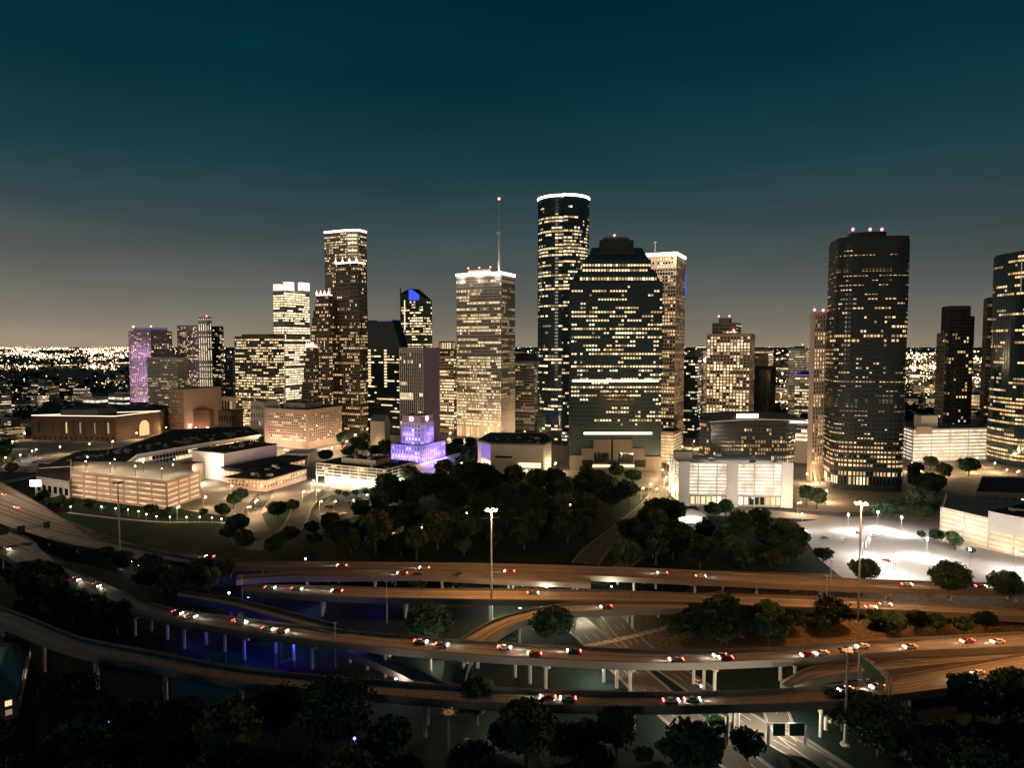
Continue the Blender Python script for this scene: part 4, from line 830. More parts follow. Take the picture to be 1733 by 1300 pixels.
# right foreground garage
r = None; q = [Vector((p.x, p.y)) for p in (W(1592,908), W(1672,930), W(1860,975), W(1880,900), W(1600,880))]
r = garage('parking_garage', 'wide pale parking garage with warm lit decks beside the glaring car park', q, 18, 6, 'stone_tan', 'open_glow_warm', 15, frac=.42); 
m = MB(); a, b = q[1], q[1].lerp(q[2], 1); d = (b-a).normalized(); nr = Vector((d.y,-d.x)); m.prism([a+nr*1, b+nr*1, b-nr*40, a-nr*40], 12.5, 23, 'concrete', 'roof_dark'); m.build('upper_hall', r); plant(r, [a-nr*2, b-nr*2, b-nr*38, a-nr*38][::-1], 23, 14)
panel(r, q[0], q[1], .35, .62, 0, 18.6, 'stone_pale', 'blank_bay')
for k in range(6): p = q[0].lerp(q[2], k/5); light(r, (p.x-3, p.y-8, 4), 900, (1,.8,.5), .6)
r = plain('conference_centre', 'low spread-out building with dark terraces behind the wide garage', 'hall', [Vector((p.x,p.y)) for p in (W(1650,850), W(1860,858), W(1900,825), W(1660,822))], 7, 'concrete', 1, 6, p=.7, pal='bright', ww=.4)
# white tent-like pavilion
r = thing('pavilion', 'glowing white hipped pavilion beside the foot of the white garage', 'pavilion', (W(1165,884).x, W(1165,884).y, 0)); a = W(1168,884); q = [Vector((a.x-9,a.y-5)), Vector((a.x+10,a.y-5)), Vector((a.x+10,a.y+9)), Vector((a.x-9,a.y+9))]; FOOT.append(q)
m = MB(); m.frustum(q, inset(q,.15), 5, 8.5, 'white_panel'); m.build('roof', r)
for p in q: m = MB(); m.tube((p.x,p.y,0),(p.x,p.y,5),.2,.2,'steel'); m.build('post', r)
m = MB(); m.prism(inset(q,.7), 0, 4.5, 'lit_hall', bottom=False); m.build('lit_room', r); light(r, (a.x, a.y-10, 4), 7000, (1,.93,.82))
# dark roofed building bottom left
r = thing('lodge', 'dark-roofed building at the bottom left corner with lamps along its right wall', 'building', (W(10,1170).x, W(10,1170).y, 0)); q = [Vector((p.x,p.y)) for p in (W(-60,1240), W(30,1215), W(52,1115), W(-60,1110))]; FOOT.append(q)
m = MB(); m.prism(q, 0, 8, 'brick_brown', bottom=False); m.build('wall', r); m = MB(); m.frustum(inset(q,1.04), inset(q,.35), 8, 11, 'glass_dark'); m.build('roof', r)
rows(r, q, 1, 7, 2, 4, .4, .6, .6, 1.5, 'amber')
# ================================================================== distant town
group = 'low buildings of the far town'
def clash(p, mrg=0):
    for f in FOOT:
        c = cen(f)
        if (c-p).length < 90+mrg and (pip(p, f) or (mrg and any(pip(p+Vector((mrg*math.cos(a), mrg*math.sin(a))), f) for a in (0,.8,1.6,2.4,3.1,3.9,4.7,5.5)))): return True
    return False
lab = ['low flat-roofed building with lit bands on the far left plain', 'low block among the far lights between the central towers', 'low flat-roofed building among the lights at far right']
n = 0; rnd = random.Random(3)
zones = [(0,215,646,700,46,0),(375,460,640,690,6,0),(870,912,690,715,3,1),(1150,1196,640,700,7,1),(1310,1375,640,700,8,1),(1528,1590,635,700,12,2),(1640,1670,640,700,6,2),(-80,60,640,760,14,0)]
for x0,x1,y0,y1,cnt,li in zones:
    for k in range(cnt):
        p = W(rnd.uniform(x0,x1), y1-(y1-y0)*rnd.random()**1.3); pv = Vector((p.x,p.y))
        if clash(pv, 25): continue
        a, b, h = rnd.uniform(14,38), rnd.uniform(12,28), rnd.choice((8,10,12,16,22,28)); e = [pv-D1*a/2-D2*b/2, pv-D1*a/2+D2*b/2, pv+D1*a/2+D2*b/2, pv+D1*a/2-D2*b/2]
        r = thing('distant_building', lab[li], 'building', p, group); m = MB(); wl = rnd.choice(('concrete','stone_tan','stone_pale','brick_brown','concrete_dark')); m.prism(e, 0, h, wl, 'roof_mid', bottom=False); m.build('wall', r)
        rows(r, e, 1, h-1, max(1,int(h/4)), 4, .8, .4, .3, 4, rnd.choice(('dim','dim','amber','warm')))
        FOOT.append(e)
far = MB()
def octa(m, p, s, mt):
    i = len(m.v); x,y,z = p; m.v += [(x-s,y,z),(x,y-s,z),(x+s,y,z),(x,y+s,z),(x,y,z+s),(x,y,z-s)]; q = m.mi(mt)
    for a, b in ((0,1),(1,2),(2,3),(3,0)): m.f += [(i+a,i+b,i+4),(i+b,i+a,i+5)]; m.m += [q,q]
cl = [(rnd.uniform(-200,1950), 585+rnd.random()**1.6*75) for _ in range(45)]+[(rnd.uniform(-60,215), rnd.choice((589,591,593,596,598,601,606,621))) for _ in range(40)]+[(rnd.uniform(1530,1700), rnd.uniform(592,660)) for _ in range(26)]
for k in range(9000):
    if rnd.random() < .62:
        cxx, cyy = rnd.choice(cl); x = rnd.gauss(cxx, 14); y = cyy+rnd.gauss(0, .6+(cyy-585)*.05)
    else: x = rnd.uniform(-150,1880); y = 586.3+rnd.random()**1.9*130
    if y < 586.4: y = 586.4+rnd.random()
    p = W(x, y, 8)
    if p.y < 1250 or clash(Vector((p.x,p.y))): continue
    s = p.y*rnd.choice((.0002,.0003,.0004,.0006,.0011 if y < 640 else .0006)); octa(far, (p.x,p.y,8), min(s, 12), rnd.choice(('far0','far0','far1','far1','far2','far2','far4','far3' if rnd.random() < .15 else 'far1')))
o = far.build('city_lights'); o['kind'] = 'stuff'
wd = MB()
for k in range(2600):
    x = rnd.uniform(-250,1950); y = 597+rnd.random()*125; p = W(x, y, 0)
    if clash(Vector((p.x,p.y)), 12) or p.y < 1050: continue
    s = rnd.uniform(6,13)*(1+p.y/9000); i = len(wd.v)
    for j in range(9):
        t_ = rnd.uniform(0,6.28); rr = s*rnd.random()*.9; c = Vector((p.x+rr*math.cos(t_), p.y+rr*math.sin(t_), rnd.uniform(2,9)*min(2,(1+p.y/9000))))
        u = Vector((rnd.gauss(0,1),rnd.gauss(0,1),rnd.gauss(0,1))).normalized()*s*.4; v = u.orthogonal().normalized()*s*.38
        wd.face([c-u,c-v,c+u,c+v], 'far_wood')
o = wd.build('distant_woods'); o['kind'] = 'stuff'
sheet('far_plain', [(-1500,700),(-1500,588.5),(3300,588.5),(3300,700)], .003, 'far_land')
for k in range(44):  # fill lights added at random spots to brighten the far ground
    x, y = rnd.choice(((rnd.uniform(-60,215), rnd.uniform(600,690)),(rnd.uniform(1530,1700), rnd.uniform(605,700)),(rnd.uniform(1285,1370),rnd.uniform(605,690)),(rnd.uniform(-200,1900),rnd.uniform(595,660))))
    p = W(x,y)
    if clash(Vector((p.x,p.y)),10): continue
    hh = 10+p.y*.006; t = thing('far_fill_light', 'added fill light brightening the far town ground', 'floodlight', p, 'added fill lights of the far town'); mb = MB(); mb.tube((p.x,p.y,0),(p.x,p.y,hh),.3,.2,'steel',5); mb.build('pole', t); mb = MB(); mb.ball((p.x,p.y,hh),p.y*.0010,'lamp_warm',6,4); mb.build('lamp_head', t)
    lt = bpy.data.lights.new('lamp_light','POINT'); lt.energy = 14000*(p.y/500)**2*2.2; lt.color = (1,.72,.42); lt.shadow_soft_size = 1; lo = bpy.data.objects.new('lamp_light', lt); COL.objects.link(lo); lo.parent = t; lo.location = (0,0,hh-3-p.y*.001)
# ================================================================== LAMPS
def lamp(x, y, h, power, col=(1,.75,.45), bulb='lamp_warm', label='', group=None, arm=True, r=.4, loc=None, cat='street lamp', name='street_lamp'):
    p = loc or W(x, y, 0); t = thing(name, label, cat, p, group); m = MB(); m.tube((p.x,p.y,0),(p.x,p.y,h),.16,.1,'steel',6)
    ax = 1.6 if arm else 0
    if arm: m.tube((p.x,p.y,h),(p.x+ax,p.y-.4,h+.3),.08,.07,'steel',5)
    m.build('pole', t); m = MB(); m.ball((p.x+ax,p.y-.4 if arm else p.y,h+.1),r,bulb); m.build('lamp_head', t)
    light(t, (p.x+ax,p.y-.4 if arm else p.y,h-.5), power, col, .3); return t
K = 1.0
G1 = 'lamps along the park path'
for x,y in ((120,868),(172,868),(196,871),(217,873),(235,876),(248,881),(265,885),(288,886),(316,886),(338,886),(359,887),(375,889),(395,912)):
    lamp(x,y,4.2,420,(1,.85,.62),'lamp_warm','short glowing globe lamp in the row along the dark park path',G1,False,.38)
G2 = 'street lamps of the downtown streets'
for x,y,pw in ((420,880,9000),(440,842,9000),(432,868,12000),(447,820,6000),(487,818,7000),(512,852,7000),(536,850,3500),(541,870,3000),(565,870,2600),(595,868,2600),(618,858,2600),(528,832,7000),
               (380,735,9000),(330,735,5000),(412,730,9000),(436,728,14000),(560,772,12000),(600,748,10000),(585,760,8000),(755,782,9000),(735,800,7000),(780,800,9000),(790,812,3500),(768,818,3000),(798,775,3000),
               (868,738,22000),(886,742,14000),(899,752,10000),(938,800,10000),(945,815,8000),(925,835,2500),(960,835,900),(1020,832,900),(1060,836,900),(905,770,7000),
               (1124,826,18000),(1136,812,12000),(1108,848,16000),(1128,845,14000),(1142,850,9000),(1098,838,6000),(1160,735,10000),(1172,760,10000),(1152,770,9000),(1180,720,7000),
               (1355,760,8000),(1362,820,8000),(1378,838,9000),(1395,850,9000),(1350,872,9000),(1540,800,10000),(1555,815,8000),(1600,805,7000),(1640,800,8000),(1700,812,9000),(1560,750,9000),(1680,800,10000),(1720,815,9000),(1545,735,8000),(1330,700,9000),(1320,680,9000),
               (20,760,3000),(60,775,3000),(40,745,3000),(100,770,3000),(8,790,3000),(150,765,3500),(190,760,3500),(230,745,5000),(60,835,5000),(95,835,5000),(20,720,4000),(50,700,5000),(130,705,5000),(200,705,5000),(110,690,5000),(70,680,5000),(30,670,5000),
               (1118,812,14000),(1140,790,9000),(1128,800,12000),(1085,846,7000),(1160,700,9000),(1150,680,9000),(640,745,8000),(620,738,8000),(760,745,9000),(790,748,9000),(820,745,9000),(850,748,9000),(460,770,9000),(480,775,7000),(700,745,6000),(1165,790,9000),(1175,740,12000),(1535,770,12000),(1515,830,7000),(1390,800,9000),(1650,790,9000),(280,735,6000),(300,745,6000),(350,735,8000),(370,828,5000),(345,862,5000),(300,880,3000),(390,842,5000)):
    p = W(x,y); 
    if clash(Vector((p.x,p.y)), 2): continue
    lamp(x,y,9,pw*3.4,(1,.66,.34),'lamp_warm','tall street lamp throwing amber light on the downtown pavement',G2,True,.5)
for x,y in ((250,800),(265,796),(280,799),(295,790),(305,800)): lamp(x,y,7,2200,(.9,.88,1),'lamp_white','courtyard lamp glowing among blue-lit trees by the exhibition hall','courtyard lamps',False,.35)
for x,y in ((282,806),(300,808)): lamp(x,y,3,1500,(.1,.15,1),'lamp_blue','small blue floodlight under the courtyard trees','blue courtyard lights',False,.3,name='garden_light',cat='garden light')
LT = ['tall white floodlight near the left end of the glaring car park','white floodlight at the back edge of the glaring car park','white floodlight by the road behind the glaring car park','white floodlight in front of the wide garage','white floodlight in the middle of the glaring car park','tall white floodlight at the right edge of the car park','white floodlight low on the left corner of the car park','white floodlight on the near side of the car park','white floodlight near the tree in front of the car park']
for (x,y,pw),lb in zip(((1435,900,30000),(1485,895,22000),(1525,905,24000),(1623,925,6000),(1568,945,52000),(1718,968,40000),(1357,900,15000),(1515,975,40000),(1470,945,52000)),LT):
    lamp(x,y,11,pw*2.6,(1,.93,.85),'lamp_white',lb,'car park floodlights',False,.6,name='floodlight',cat='floodlight')
lamp(1640,965,11,12000,(1,.93,.85),'lamp_white','white floodlight right of the bushy tree by the car park','car park floodlights',False,.6,name='floodlight',cat='floodlight')
for x,y,lb in ((790,880,'left park lamp near the lit white park sign'),(840,875,'right park lamp near the lit white park sign'),(714,905,'lone white park lamp right of the park house'),(770,855,'park lamp below the violet civic tower'),(757,868,'park lamp among trees right of the annex'),(920,865,'white lamp deep in the dark central trees'),(965,865,'small lamp at the right of the dark central trees'),(517,960,'white lamp at the foot of the tree by the far overpass'),(222,965,'left lamp of the pair in the dark yard behind the middle overpass'),(236,972,'right lamp of the pair in the dark yard behind the middle overpass'),(388,1020,'small amber lamp left of the blue-lit piers'),(545,1032,'small lamp behind the middle overpass')):
    lamp(x,y,4.5,1100,(1,.9,.7),'lamp_warm',lb,None,False,.4,name='park_lamp',cat='park lamp')
# lit yellow trees' lamps, hidden lights under the decks that make the pools of light
def under(x, y, z, power, col, bulb, label, name='underpass_light'):
    p = W(x, y, z); t = thing(name, label, 'light', p); m = MB(); m.tube((p.x,p.y,z+.1),(p.x,p.y,z+.5),.06,.06,'steel',5); m.box(p.x-.35,p.x+.35,p.y-.2,p.y+.2,z,z+.12,bulb); m.build('fixture', t); light(t, (p.x,p.y,z-.25), power, col, .3); return t
WH = (1,.86,.62)
for i,(x,y,z,pw,lb) in enumerate(((985,1030,6,6500,'underpass lamp over the parkway below the curved ramp'),(925,995,6,6000,'underpass lamp in the gap between the far overpasses'),(1035,993,5,5000,'underpass lamp right of the gap between the far overpasses'),(880,1030,6,5000,'underpass lamp left of the tree inside the curved ramp'),(1165,1190,9.5,9000,'underpass lamp over the parkway below the near overpass'),(1290,1195,9,9000,'underpass lamp above the slip road below the near overpass'),(1010,1118,8,6500,'underpass lamp below the middle overpass by the bright piers'),(875,1190,9,5000,'underpass lamp above the small lit lawn below the near overpass'),(735,1105,7,5000,'underpass lamp beside the curved ramp below the middle overpass'),(1335,1190,9,5000,'underpass lamp beside the gantry of the slip road'),(850,1025,6,4500,'underpass lamp left of the tall lit mast'),(670,1150,7,1500,'dim lamp in the triangle below the dark ramp'),(700,980,6,2500,'underpass lamp left of the two trees on the far overpass'),(830,985,6,5000,'underpass lamp right of the two trees by the far overpass'))):
    under(x,y,z,pw*2.6,WH,'lamp_white',lb)
for x,y,z,pw,lb in ((383,962,5.5,1500,'blue light under the far overpass beside the tall mast'),(420,1012,6,3000,'blue light on the piers at the left end of the inner overpass'),(520,1015,6,2200,'blue light on the pier below the inner overpass'),(440,1080,8,3000,'blue light under the middle overpass above the bayou'),(500,1088,8,2500,'blue light under the middle overpass right of the bayou'),(585,1096,7,3600,'blue light on the three tall blue piers'),(330,1060,8,1800,'blue light under the left end of the middle overpass'),(640,1012,6,1500,'blue light below the inner overpass near the big round tree'),(620,1175,8,1000,'blue light under the near overpass by the dark lawn')):
    under(x,y,z,pw*1.3,(.06,.08,1),'lamp_blue',lb)
for x,y,z,lb in ((183,1256,6,'blue garden light high in the bottom left trees'),(177,1287,2,'lower blue garden light in the bottom left trees'),(600,1262,2,'blue garden light in the bottom centre lawn'),(620,1296,2,'blue garden light at the bottom edge of the picture'),(584,1215,3,'blue-white garden light just below the near overpass')):
    lamp(x,y,z,160,(.1,.15,1),'lamp_blue',lb,None,False,.4,name='garden_light',cat='garden light')
def mast(x, yb, yt, on, lb, power=0, col=(1,.42,.13), zb=0):
    p = W(x, yb, zb); h = ZT(yt, p.y); t = thing('light_mast', lb, 'light mast', p); m = MB(); m.tube((p.x,p.y,zb),(p.x,p.y,h),.55,.25,'steel',8); m.tube((p.x,p.y,zb),(p.x,p.y,zb+.6),1.4,1.4,'concrete',10); m.build('pole', t)
    m = MB(); m.tube((p.x,p.y,h-.4),(p.x,p.y,h-.2),1.6,1.6,'steel',10)
    for k in range(6):
        a = k*math.pi/3+.3; m.tube((p.x,p.y,h-.3),(p.x+2.2*math.cos(a),p.y+2.2*math.sin(a),h-.3),.1,.1,'steel',5)
    m.build('lamp_ring', t)
    for k in range(6):
        a = k*math.pi/3+.3; m = MB(); m.ball((p.x+2.2*math.cos(a),p.y+2.2*math.sin(a),h-.4),.62,'lamp_orange' if on else 'steel_dark',sz=.6); m.build('lamp_head', t)
    if on: light(t, (p.x,p.y-.2,h-1.8), power, col, 1.5)
    return t
mast(832,1050,862,1,'tall high-mast light glowing amber left of the curved ramp',175000)
mast(1452,1055,851,1,'tall high-mast light glowing amber in front of the car park',200000)
mast(204,965,816,0,'unlit high mast at left in front of the tan garage')
mast(1430,1262,1100,0,'unlit high mast rising past the right end of the near overpass')
mast(760,1330,1205,0,'thin pale mast at the bottom centre, left of the shorter pole')
mast(1780,1190,960,1,'amber high mast just outside the right edge', 140000)
mast(-75,880,640,1,'amber high mast just outside the left edge by the freeway', 520000, (1,.68,.42))
def pole(x, yb, yt, lb, zb=0, wd=.15):
    p = W(x,yb,zb); h = ZT(yt,p.y); t = thing('pole', lb, 'pole', p); m = MB(); m.tube((p.x,p.y,zb),(p.x,p.y,h),wd*1.5,wd,'steel',6); m.build('shaft', t); m = MB(); m.box(p.x-.9,p.x+.9,p.y-.15,p.y+.15,h,h+.25,'steel'); m.build('cross_arm', t)
for a in ((790,1330,1252,'short pale pole at the bottom centre, right of the thin mast'),(1029,1330,1262,'pale pole at the bottom edge above the tree tops'),(411,1050,975,'pole on the inner overpass at left'),(655,1055,985,'pole at the inner overpass near the two round trees'),(46+400-35,1105,1038,'pole on the middle overpass at left'),(568,1130,1055,'pole on the middle overpass by the white car pair'),(1511,990,955,'thin pole on the near edge of the car park'),(1405,1010,950,'thin pole left of the camera mast by the car park'),(1398,1040,975,'tall thin pole on the verge left of the amber mast'),(1680,1195,1150,'short pole right of the near overpass at right')): pole(*a)
bl = MB(); cpoly = [W(*a) for a in ((1375,898),(1530,895),(1700,945),(1760,975),(1560,980),(1440,975),(1395,940))]
for row in range(9):
    for k in range(60):
        a0_ = W(1400,930)+Vector((-30+k*2.8, -60+row*17, .024)); b0_ = a0_+Vector((1.2,4.8,0))
        if pip(a0_, cpoly) and pip(b0_, cpoly): bl.face([a0_, a0_+Vector((.14,0,0)), b0_+Vector((.14,0,0)), b0_], 'paint_white')
struct(bl, 'bay_marking')
# cell mast
p = W(1459,958); t = thing('antenna_mast', 'twin antenna mast with boxy aerials in front of the car park', 'antenna mast', p)
m = MB(); h = ZT(920,p.y); m.tube((p.x,p.y,0),(p.x,p.y,h+2),.35,.3,'steel',8); m.build('pole', t)
for k in range(6): a = k*math.pi/3; m = MB(); m.box(p.x+1.9*math.cos(a)-.25,p.x+1.9*math.cos(a)+.25,p.y+1.9*math.sin(a)-.2,p.y+1.9*math.sin(a)+.2,h-1.5,h+1.2,'steel'); m.tube((p.x,p.y,h),(p.x+1.9*math.cos(a),p.y+1.9*math.sin(a),h),.08,.08,'steel',5); m.build('aerial', t)
# sign gantries
def gantry(lb, a, b, h, signs, mt='steel_dark'):
    a, b = Vector(a), Vector(b); t = thing('sign_gantry', lb, 'sign gantry', a); d = (b-a); L = d.length; d /= L; n = Vector((-d.y,d.x,0)); up = Vector((0,0,1))
    for p in (a,b): 
        m = MB(); m.tube(p-n*.5,p-n*.5+up*h,.22,.22,'steel',6); m.tube(p+n*.5,p+n*.5+up*h,.22,.22,'steel',6); m.build('post', t)
    m = MB()
    for s1 in (-.5,.5):
        for z in (h-1.2,h): m.tube(a+n*s1+up*z,b+n*s1+up*z,.12,.12,'steel',5)
    k = int(L/2)
    for i in range(k): m.tube(a+d*(L*i/k)+n*-.5+up*(h-1.2 if i % 2 else h), a+d*(L*(i+1)/k)+n*-.5+up*(h if i % 2 else h-1.2),.07,.07,'steel',4)
    m.build('truss', t)
    for s0,s1,zz in signs:
        m = MB(); e = a+d*L*s0-n*.8; f = a+d*L*s1-n*.8; m.prism([e,f,f+n*.15,e+n*.15] if True else 0, a.z+h-3.2-zz, a.z+h+.6, 'sign_green'); m.build('sign_panel', t)
gantry('long dark sign gantry seen from behind across the left freeway', W(-30,925,9), W(85,910,8), 8, ((.1,.38,0),(.5,.62,0),(.9,1,0)))
gantry('sign gantry with a green board slanting over the merging ramps', W(1455,1148,8), W(1503,1188,10), 8.5, ((.1,.9,0),))
gantry('small sign gantry with two boards below the near overpass', W(1300,1262,0), W(1362,1262,0), 6.5, ((.1,.42,0),(.55,.95,0)))
# ================================================================== TREES
def make_tree(seed, h, wd, cl, fill, leaf=.55, mats=('leaf_dark','leaf_mid')):
    rd = random.Random(seed); root = bpy.data.objects.new('tree', None); COL.objects.link(root)
    m = MB(); th = h*.34; m.tube((0,0,0),(.1,.05,th),h*.032,h*.022,'bark',7)
    for k in range(5):
        a = k*1.26+rd.random(); e = Vector((wd*.3*math.cos(a), wd*.3*math.sin(a), h*rd.uniform(.6,.8))); m.tube((.1,.05,th*.92), e, h*.015, h*.004, 'bark', 5)
    m.build('trunk', root); m = MB()
    for k in range(cl):
        while 1:
            x,y,z = rd.uniform(-1,1),rd.uniform(-1,1),rd.uniform(-1,1); l2 = x*x+y*y+z*z
            if .18 < l2 < 1: break
        c = Vector((x*wd/2*.82, y*wd/2*.82, h*.64+z*h*.3)); s = wd*rd.uniform(.09,.17); mt = mats[0] if rd.random() < .6 else mats[1]
        for j in range(fill):
            d = Vector((rd.gauss(0,1),rd.gauss(0,1),rd.gauss(0,.8))); d = d.normalized()*s*rd.random()**.4; p = c+d
            u = Vector((rd.gauss(0,1),rd.gauss(0,1),rd.gauss(0,1))).normalized()*leaf*rd.uniform(.6,1.2); v = u.orthogonal().normalized()*leaf*rd.uniform(.4,.7)
            m.face([p-u,p-v,p+u,p+v], mt)
    m.build('crown', root); remember(root); return root
PT = [make_tree(i, h, wd, cl, 46, .75, ('leaf_dark','leaf_olive') if i in (1,4) else ('leaf_dark','leaf_mid')) for i,(h,wd,cl) in enumerate(((13,15,95),(16,15,100),(10,11,60),(16,19,130),(12,16,95),(17,13,90)))]
used = set(); NT = [0]
def tree(x, y, k, s, label, group, loc=None, sz=None):
    p = loc or W(x,y,0); o = PT[k] if k not in used else None
    if o is None: o = copy_tree(PT[k])
    used.add(k); o.location = p; o.rotation_euler = (0,0,random.uniform(0,6.28)); o.scale = (s,s,s*(sz or random.uniform(.88,1.12)))
    o['label'] = label; o['category'] = 'tree'
    if group: o['group'] = group
    elif 'group' in o: del o['group']
    NT[0] += 1; return o
# copies must be made while prototypes are pristine: children keep mesh data only
KEY = ((725,1092,3,1.25,'large dark tree standing between the inner and middle overpasses'),(708,1000,0,.85,'left of two round trees on the far overpass edge'),(776,1000,0,.8,'right of two round trees by the far overpass'),(935,1088,3,1.1,'broad dark tree inside the loop of the curved ramp'),(858,1092,2,1.0,'small tree left of the broad one inside the curved ramp'),(1105,945,3,1.45,'great round dark tree left of the park drive'),(1060,965,0,1.3,'dark tree beside the side street bend'),(1145,925,3,1.1,'dark tree at the edge by the glowing pavilion'),
 (1208,878,0,1.05,'left tree of the pair before the white garage'),(1228,878,1,.85,'right tree of the pair before the white garage'),(1393,955,2,1.1,'small bright-leaved tree at the left edge of the car park'),(1462,988,0,1.15,'bushy tree right of the mast before the car park'),(1605,1012,3,1.15,'large bushy tree at the near edge of the car park'),(1700,1020,0,1.2,'round tree at the right edge by the bright road'),(1345,935,0,1.0,'tree at the end of the wooded strip by the car park'),(1310,945,1,.9,'tall tree in the wooded strip left of the car park'),
 (808,1228,1,1.0,'tree poking up in front of the near overpass'),(1265,1290,2,1.1,'tree at the left kerb of the lower parkway'),(1210,1255,2,.8,'small tree left of the bright parkway patch'),(1425,1238,3,1.0,'dark tree at the right end of the near overpass'),(1455,1236,1,.9,'second dark tree right of the near overpass end'),
 (403,905,0,1.1,'round dark tree beside the glowing theatre street'),(470,880,3,.9,'broad tree between the theatre street and the avenue'),(495,868,0,.8,'small tree left of the avenue'),(408,850,0,.9,'tree at the corner of the lit theatre street'),(585,843,2,.6,'first small tree before the glaring ground floor'),(573,840,2,.6,'second small tree before the glaring ground floor'),(602,841,2,.6,'third small tree before the glaring ground floor'),(620,840,2,.6,'fourth small tree before the glaring ground floor'))
for x,y,k,s,lb in KEY: tree(x,y,k,s*.88,lb,None)
POS = [W(x,y) for x,y,*_ in KEY]
def free(p, mrg):
    v = Vector((p.x,p.y))
    if clash(v, mrg): return False
    for e in EDG:
        if abs(e[0].x-p.x)+abs(e[0].y-p.y) < 60:
            if pip(v, e): return False
            for q in e:
                if (Vector((q.x,q.y))-v).length < mrg: return False
    return True
def wood(poly, cnt, spacing, sc, lb, grp, ks=(0,1,2,3,4,5), mrg=7):
    xs = [p[0] for p in poly]; ys = [p[1] for p in poly]; n = 0; tries = 0; G = [W(a,b) for a,b in poly]; gx = [g.x for g in G]; gy = [g.y for g in G]
    while n < cnt and tries < cnt*60:
        tries += 1; p = Vector((random.uniform(min(gx),max(gx)), random.uniform(min(gy),max(gy)), 0))
        if not pip(p, G): continue
        if any((q-p).length < spacing for q in POS) or not free(p, mrg): continue
        POS.append(p); s = random.uniform(*sc); tree(0,0,random.choice(ks),s,lb,grp,loc=p); n += 1
    return n
nn = []
nn.append(wood([(700,815),(820,805),(960,815),(1010,830),(1090,850),(1050,880),(990,900),(960,945),(700,948),(560,935),(590,890),(640,860)], 72, 10, (.9,1.4), 'dark park tree in the large black central grove', 'trees of the central park grove'))
nn.append(wood([(1130,958),(1160,920),(1250,905),(1370,920),(1390,950),(1340,968),(1200,968)], 16, 9, (.75,1.1), 'tree in the wooded strip between the park drive and far overpass', 'trees of the strip by the far overpass'))
nn.append(wood([(1130,1050),(1220,1030),(1420,1045),(1440,1060),(1330,1090),(1150,1095)], 20, 8, (.7,1.05), 'round tree of the dark clump between the inner and middle overpasses', 'trees of the clump between the overpasses', (0,2,4)))
nn.append(wood([(1480,1062),(1560,1056),(1733,1056),(1800,1070),(1733,1068),(1560,1082),(1490,1080)], 10, 8, (.6,.95), 'bushy tree in the clump at the right, above the middle overpass', 'trees of the right roadside clump', (0,2,4)))
nn.append(wood([(-60,1185),(60,1180),(240,1175),(260,1215),(600,1235),(960,1245),(1170,1270),(1280,1420),(-60,1420)], 34, 10, (.7,1.35), 'dim tree of the wood along the bottom of the picture', 'trees along the bottom'))
nn.append(wood([(1450,1235),(1520,1215),(1800,1190),(1900,1300),(1900,1420),(1560,1420),(1480,1290)], 18, 10, (.8,1.3), 'dark tree of the wood at the bottom right', 'trees at the bottom right'))
nn.append(wood([(60,985),(20,1010),(120,1070),(280,1090),(285,1065),(180,1035)], 12, 8, (.8,1.0), 'dark tree between the middle and near overpasses at left', 'trees between the left overpasses'))
nn.append(wood([(170,940),(330,975),(420,985),(420,1000),(340,1010),(250,1010),(180,975)], 9, 9, (.7,1.05), 'dark tree in the yard between the left freeway branches', 'trees in the left freeway yard'))
nn.append(wood([(60,845),(120,858),(230,868),(300,878),(370,872),(380,850),(420,845),(430,870),(380,892),(250,880),(120,875),(70,860)], 16, 8, (.45,.75), 'small tree in the row between the tan garage and the park path', 'trees by the tan garage'))
nn.append(wood([(400,905),(470,915),(560,900),(580,925),(480,945),(350,938)], 8, 10, (.7,1.1), 'dark tree on the slope below the theatre avenue', 'trees below the avenue'))
nn.append(wood([(550,800),(640,765),(665,775),(600,770),(540,780)], 4, 10, (.8,1), 'tree behind the glass-banded annex', 'trees around the annex'))
nn.append(wood([(560,760),(600,748),(660,752),(670,790),(620,775)], 8, 11, (1,1.3), 'tree in the dark square left of the violet civic tower', 'trees left of the civic tower'))
nn.append(wood([(745,770),(800,758),(810,790),(780,800),(740,795)], 9, 10, (.8,1.1), 'tree beside the pool square right of the civic tower', 'trees right of the civic tower'))
nn.append(wood([(1350,850),(1400,865),(1500,860),(1580,862),(1590,890),(1530,880),(1390,875)], 14, 9, (.7,1.1), 'tree at the foot of the big dark rounded tower', 'trees round the rounded tower'))
nn.append(wood([(1530,830),(1570,795),(1660,800),(1640,822),(1560,850)], 8, 11, (.9,1.3), 'tree in front of the white striped garage', 'trees before the striped garage'))
nn.append(wood([(-60,770),(60,745),(60,790),(0,830),(-60,840)], 10, 11, (.8,1.1), 'tree at the far left behind the freeway', 'trees at the far left'))
nn.append(wood([(1540,905),(1590,915),(1660,935),(1640,940),(1560,915)], 6, 6, (.45,.6), 'small tree on the verge of the wide garage', 'trees by the wide garage'))
nn.append(wood([(1035,880),(1095,862),(1165,895),(1150,950),(1070,962)], 10, 10, (.9,1.3), 'great dark tree beside the side street', 'trees beside the side street'))
nn.append(wood([(560,885),(700,880),(720,948),(560,945)], 5, 9, (.7,1.0), 'dark tree round the small park house', 'trees round the park house'))
nn.append(wood([(840,1255),(1130,1258),(1210,1300),(860,1300)], 9, 7, (.5,.75), 'low tree close below the near overpass', 'low trees below the near overpass', mrg=4))
nn.append(wood([(960,812),(1108,820),(1100,852),(1030,885),(960,880)], 9, 9, (.85,1.1), 'dark tree below the granite foot of the temple-topped tower', 'trees below the temple-topped tower'))
print('TREES', NT[0], nn)
for k in range(6):
    if k not in used: PT[k]['label'] = 'x'
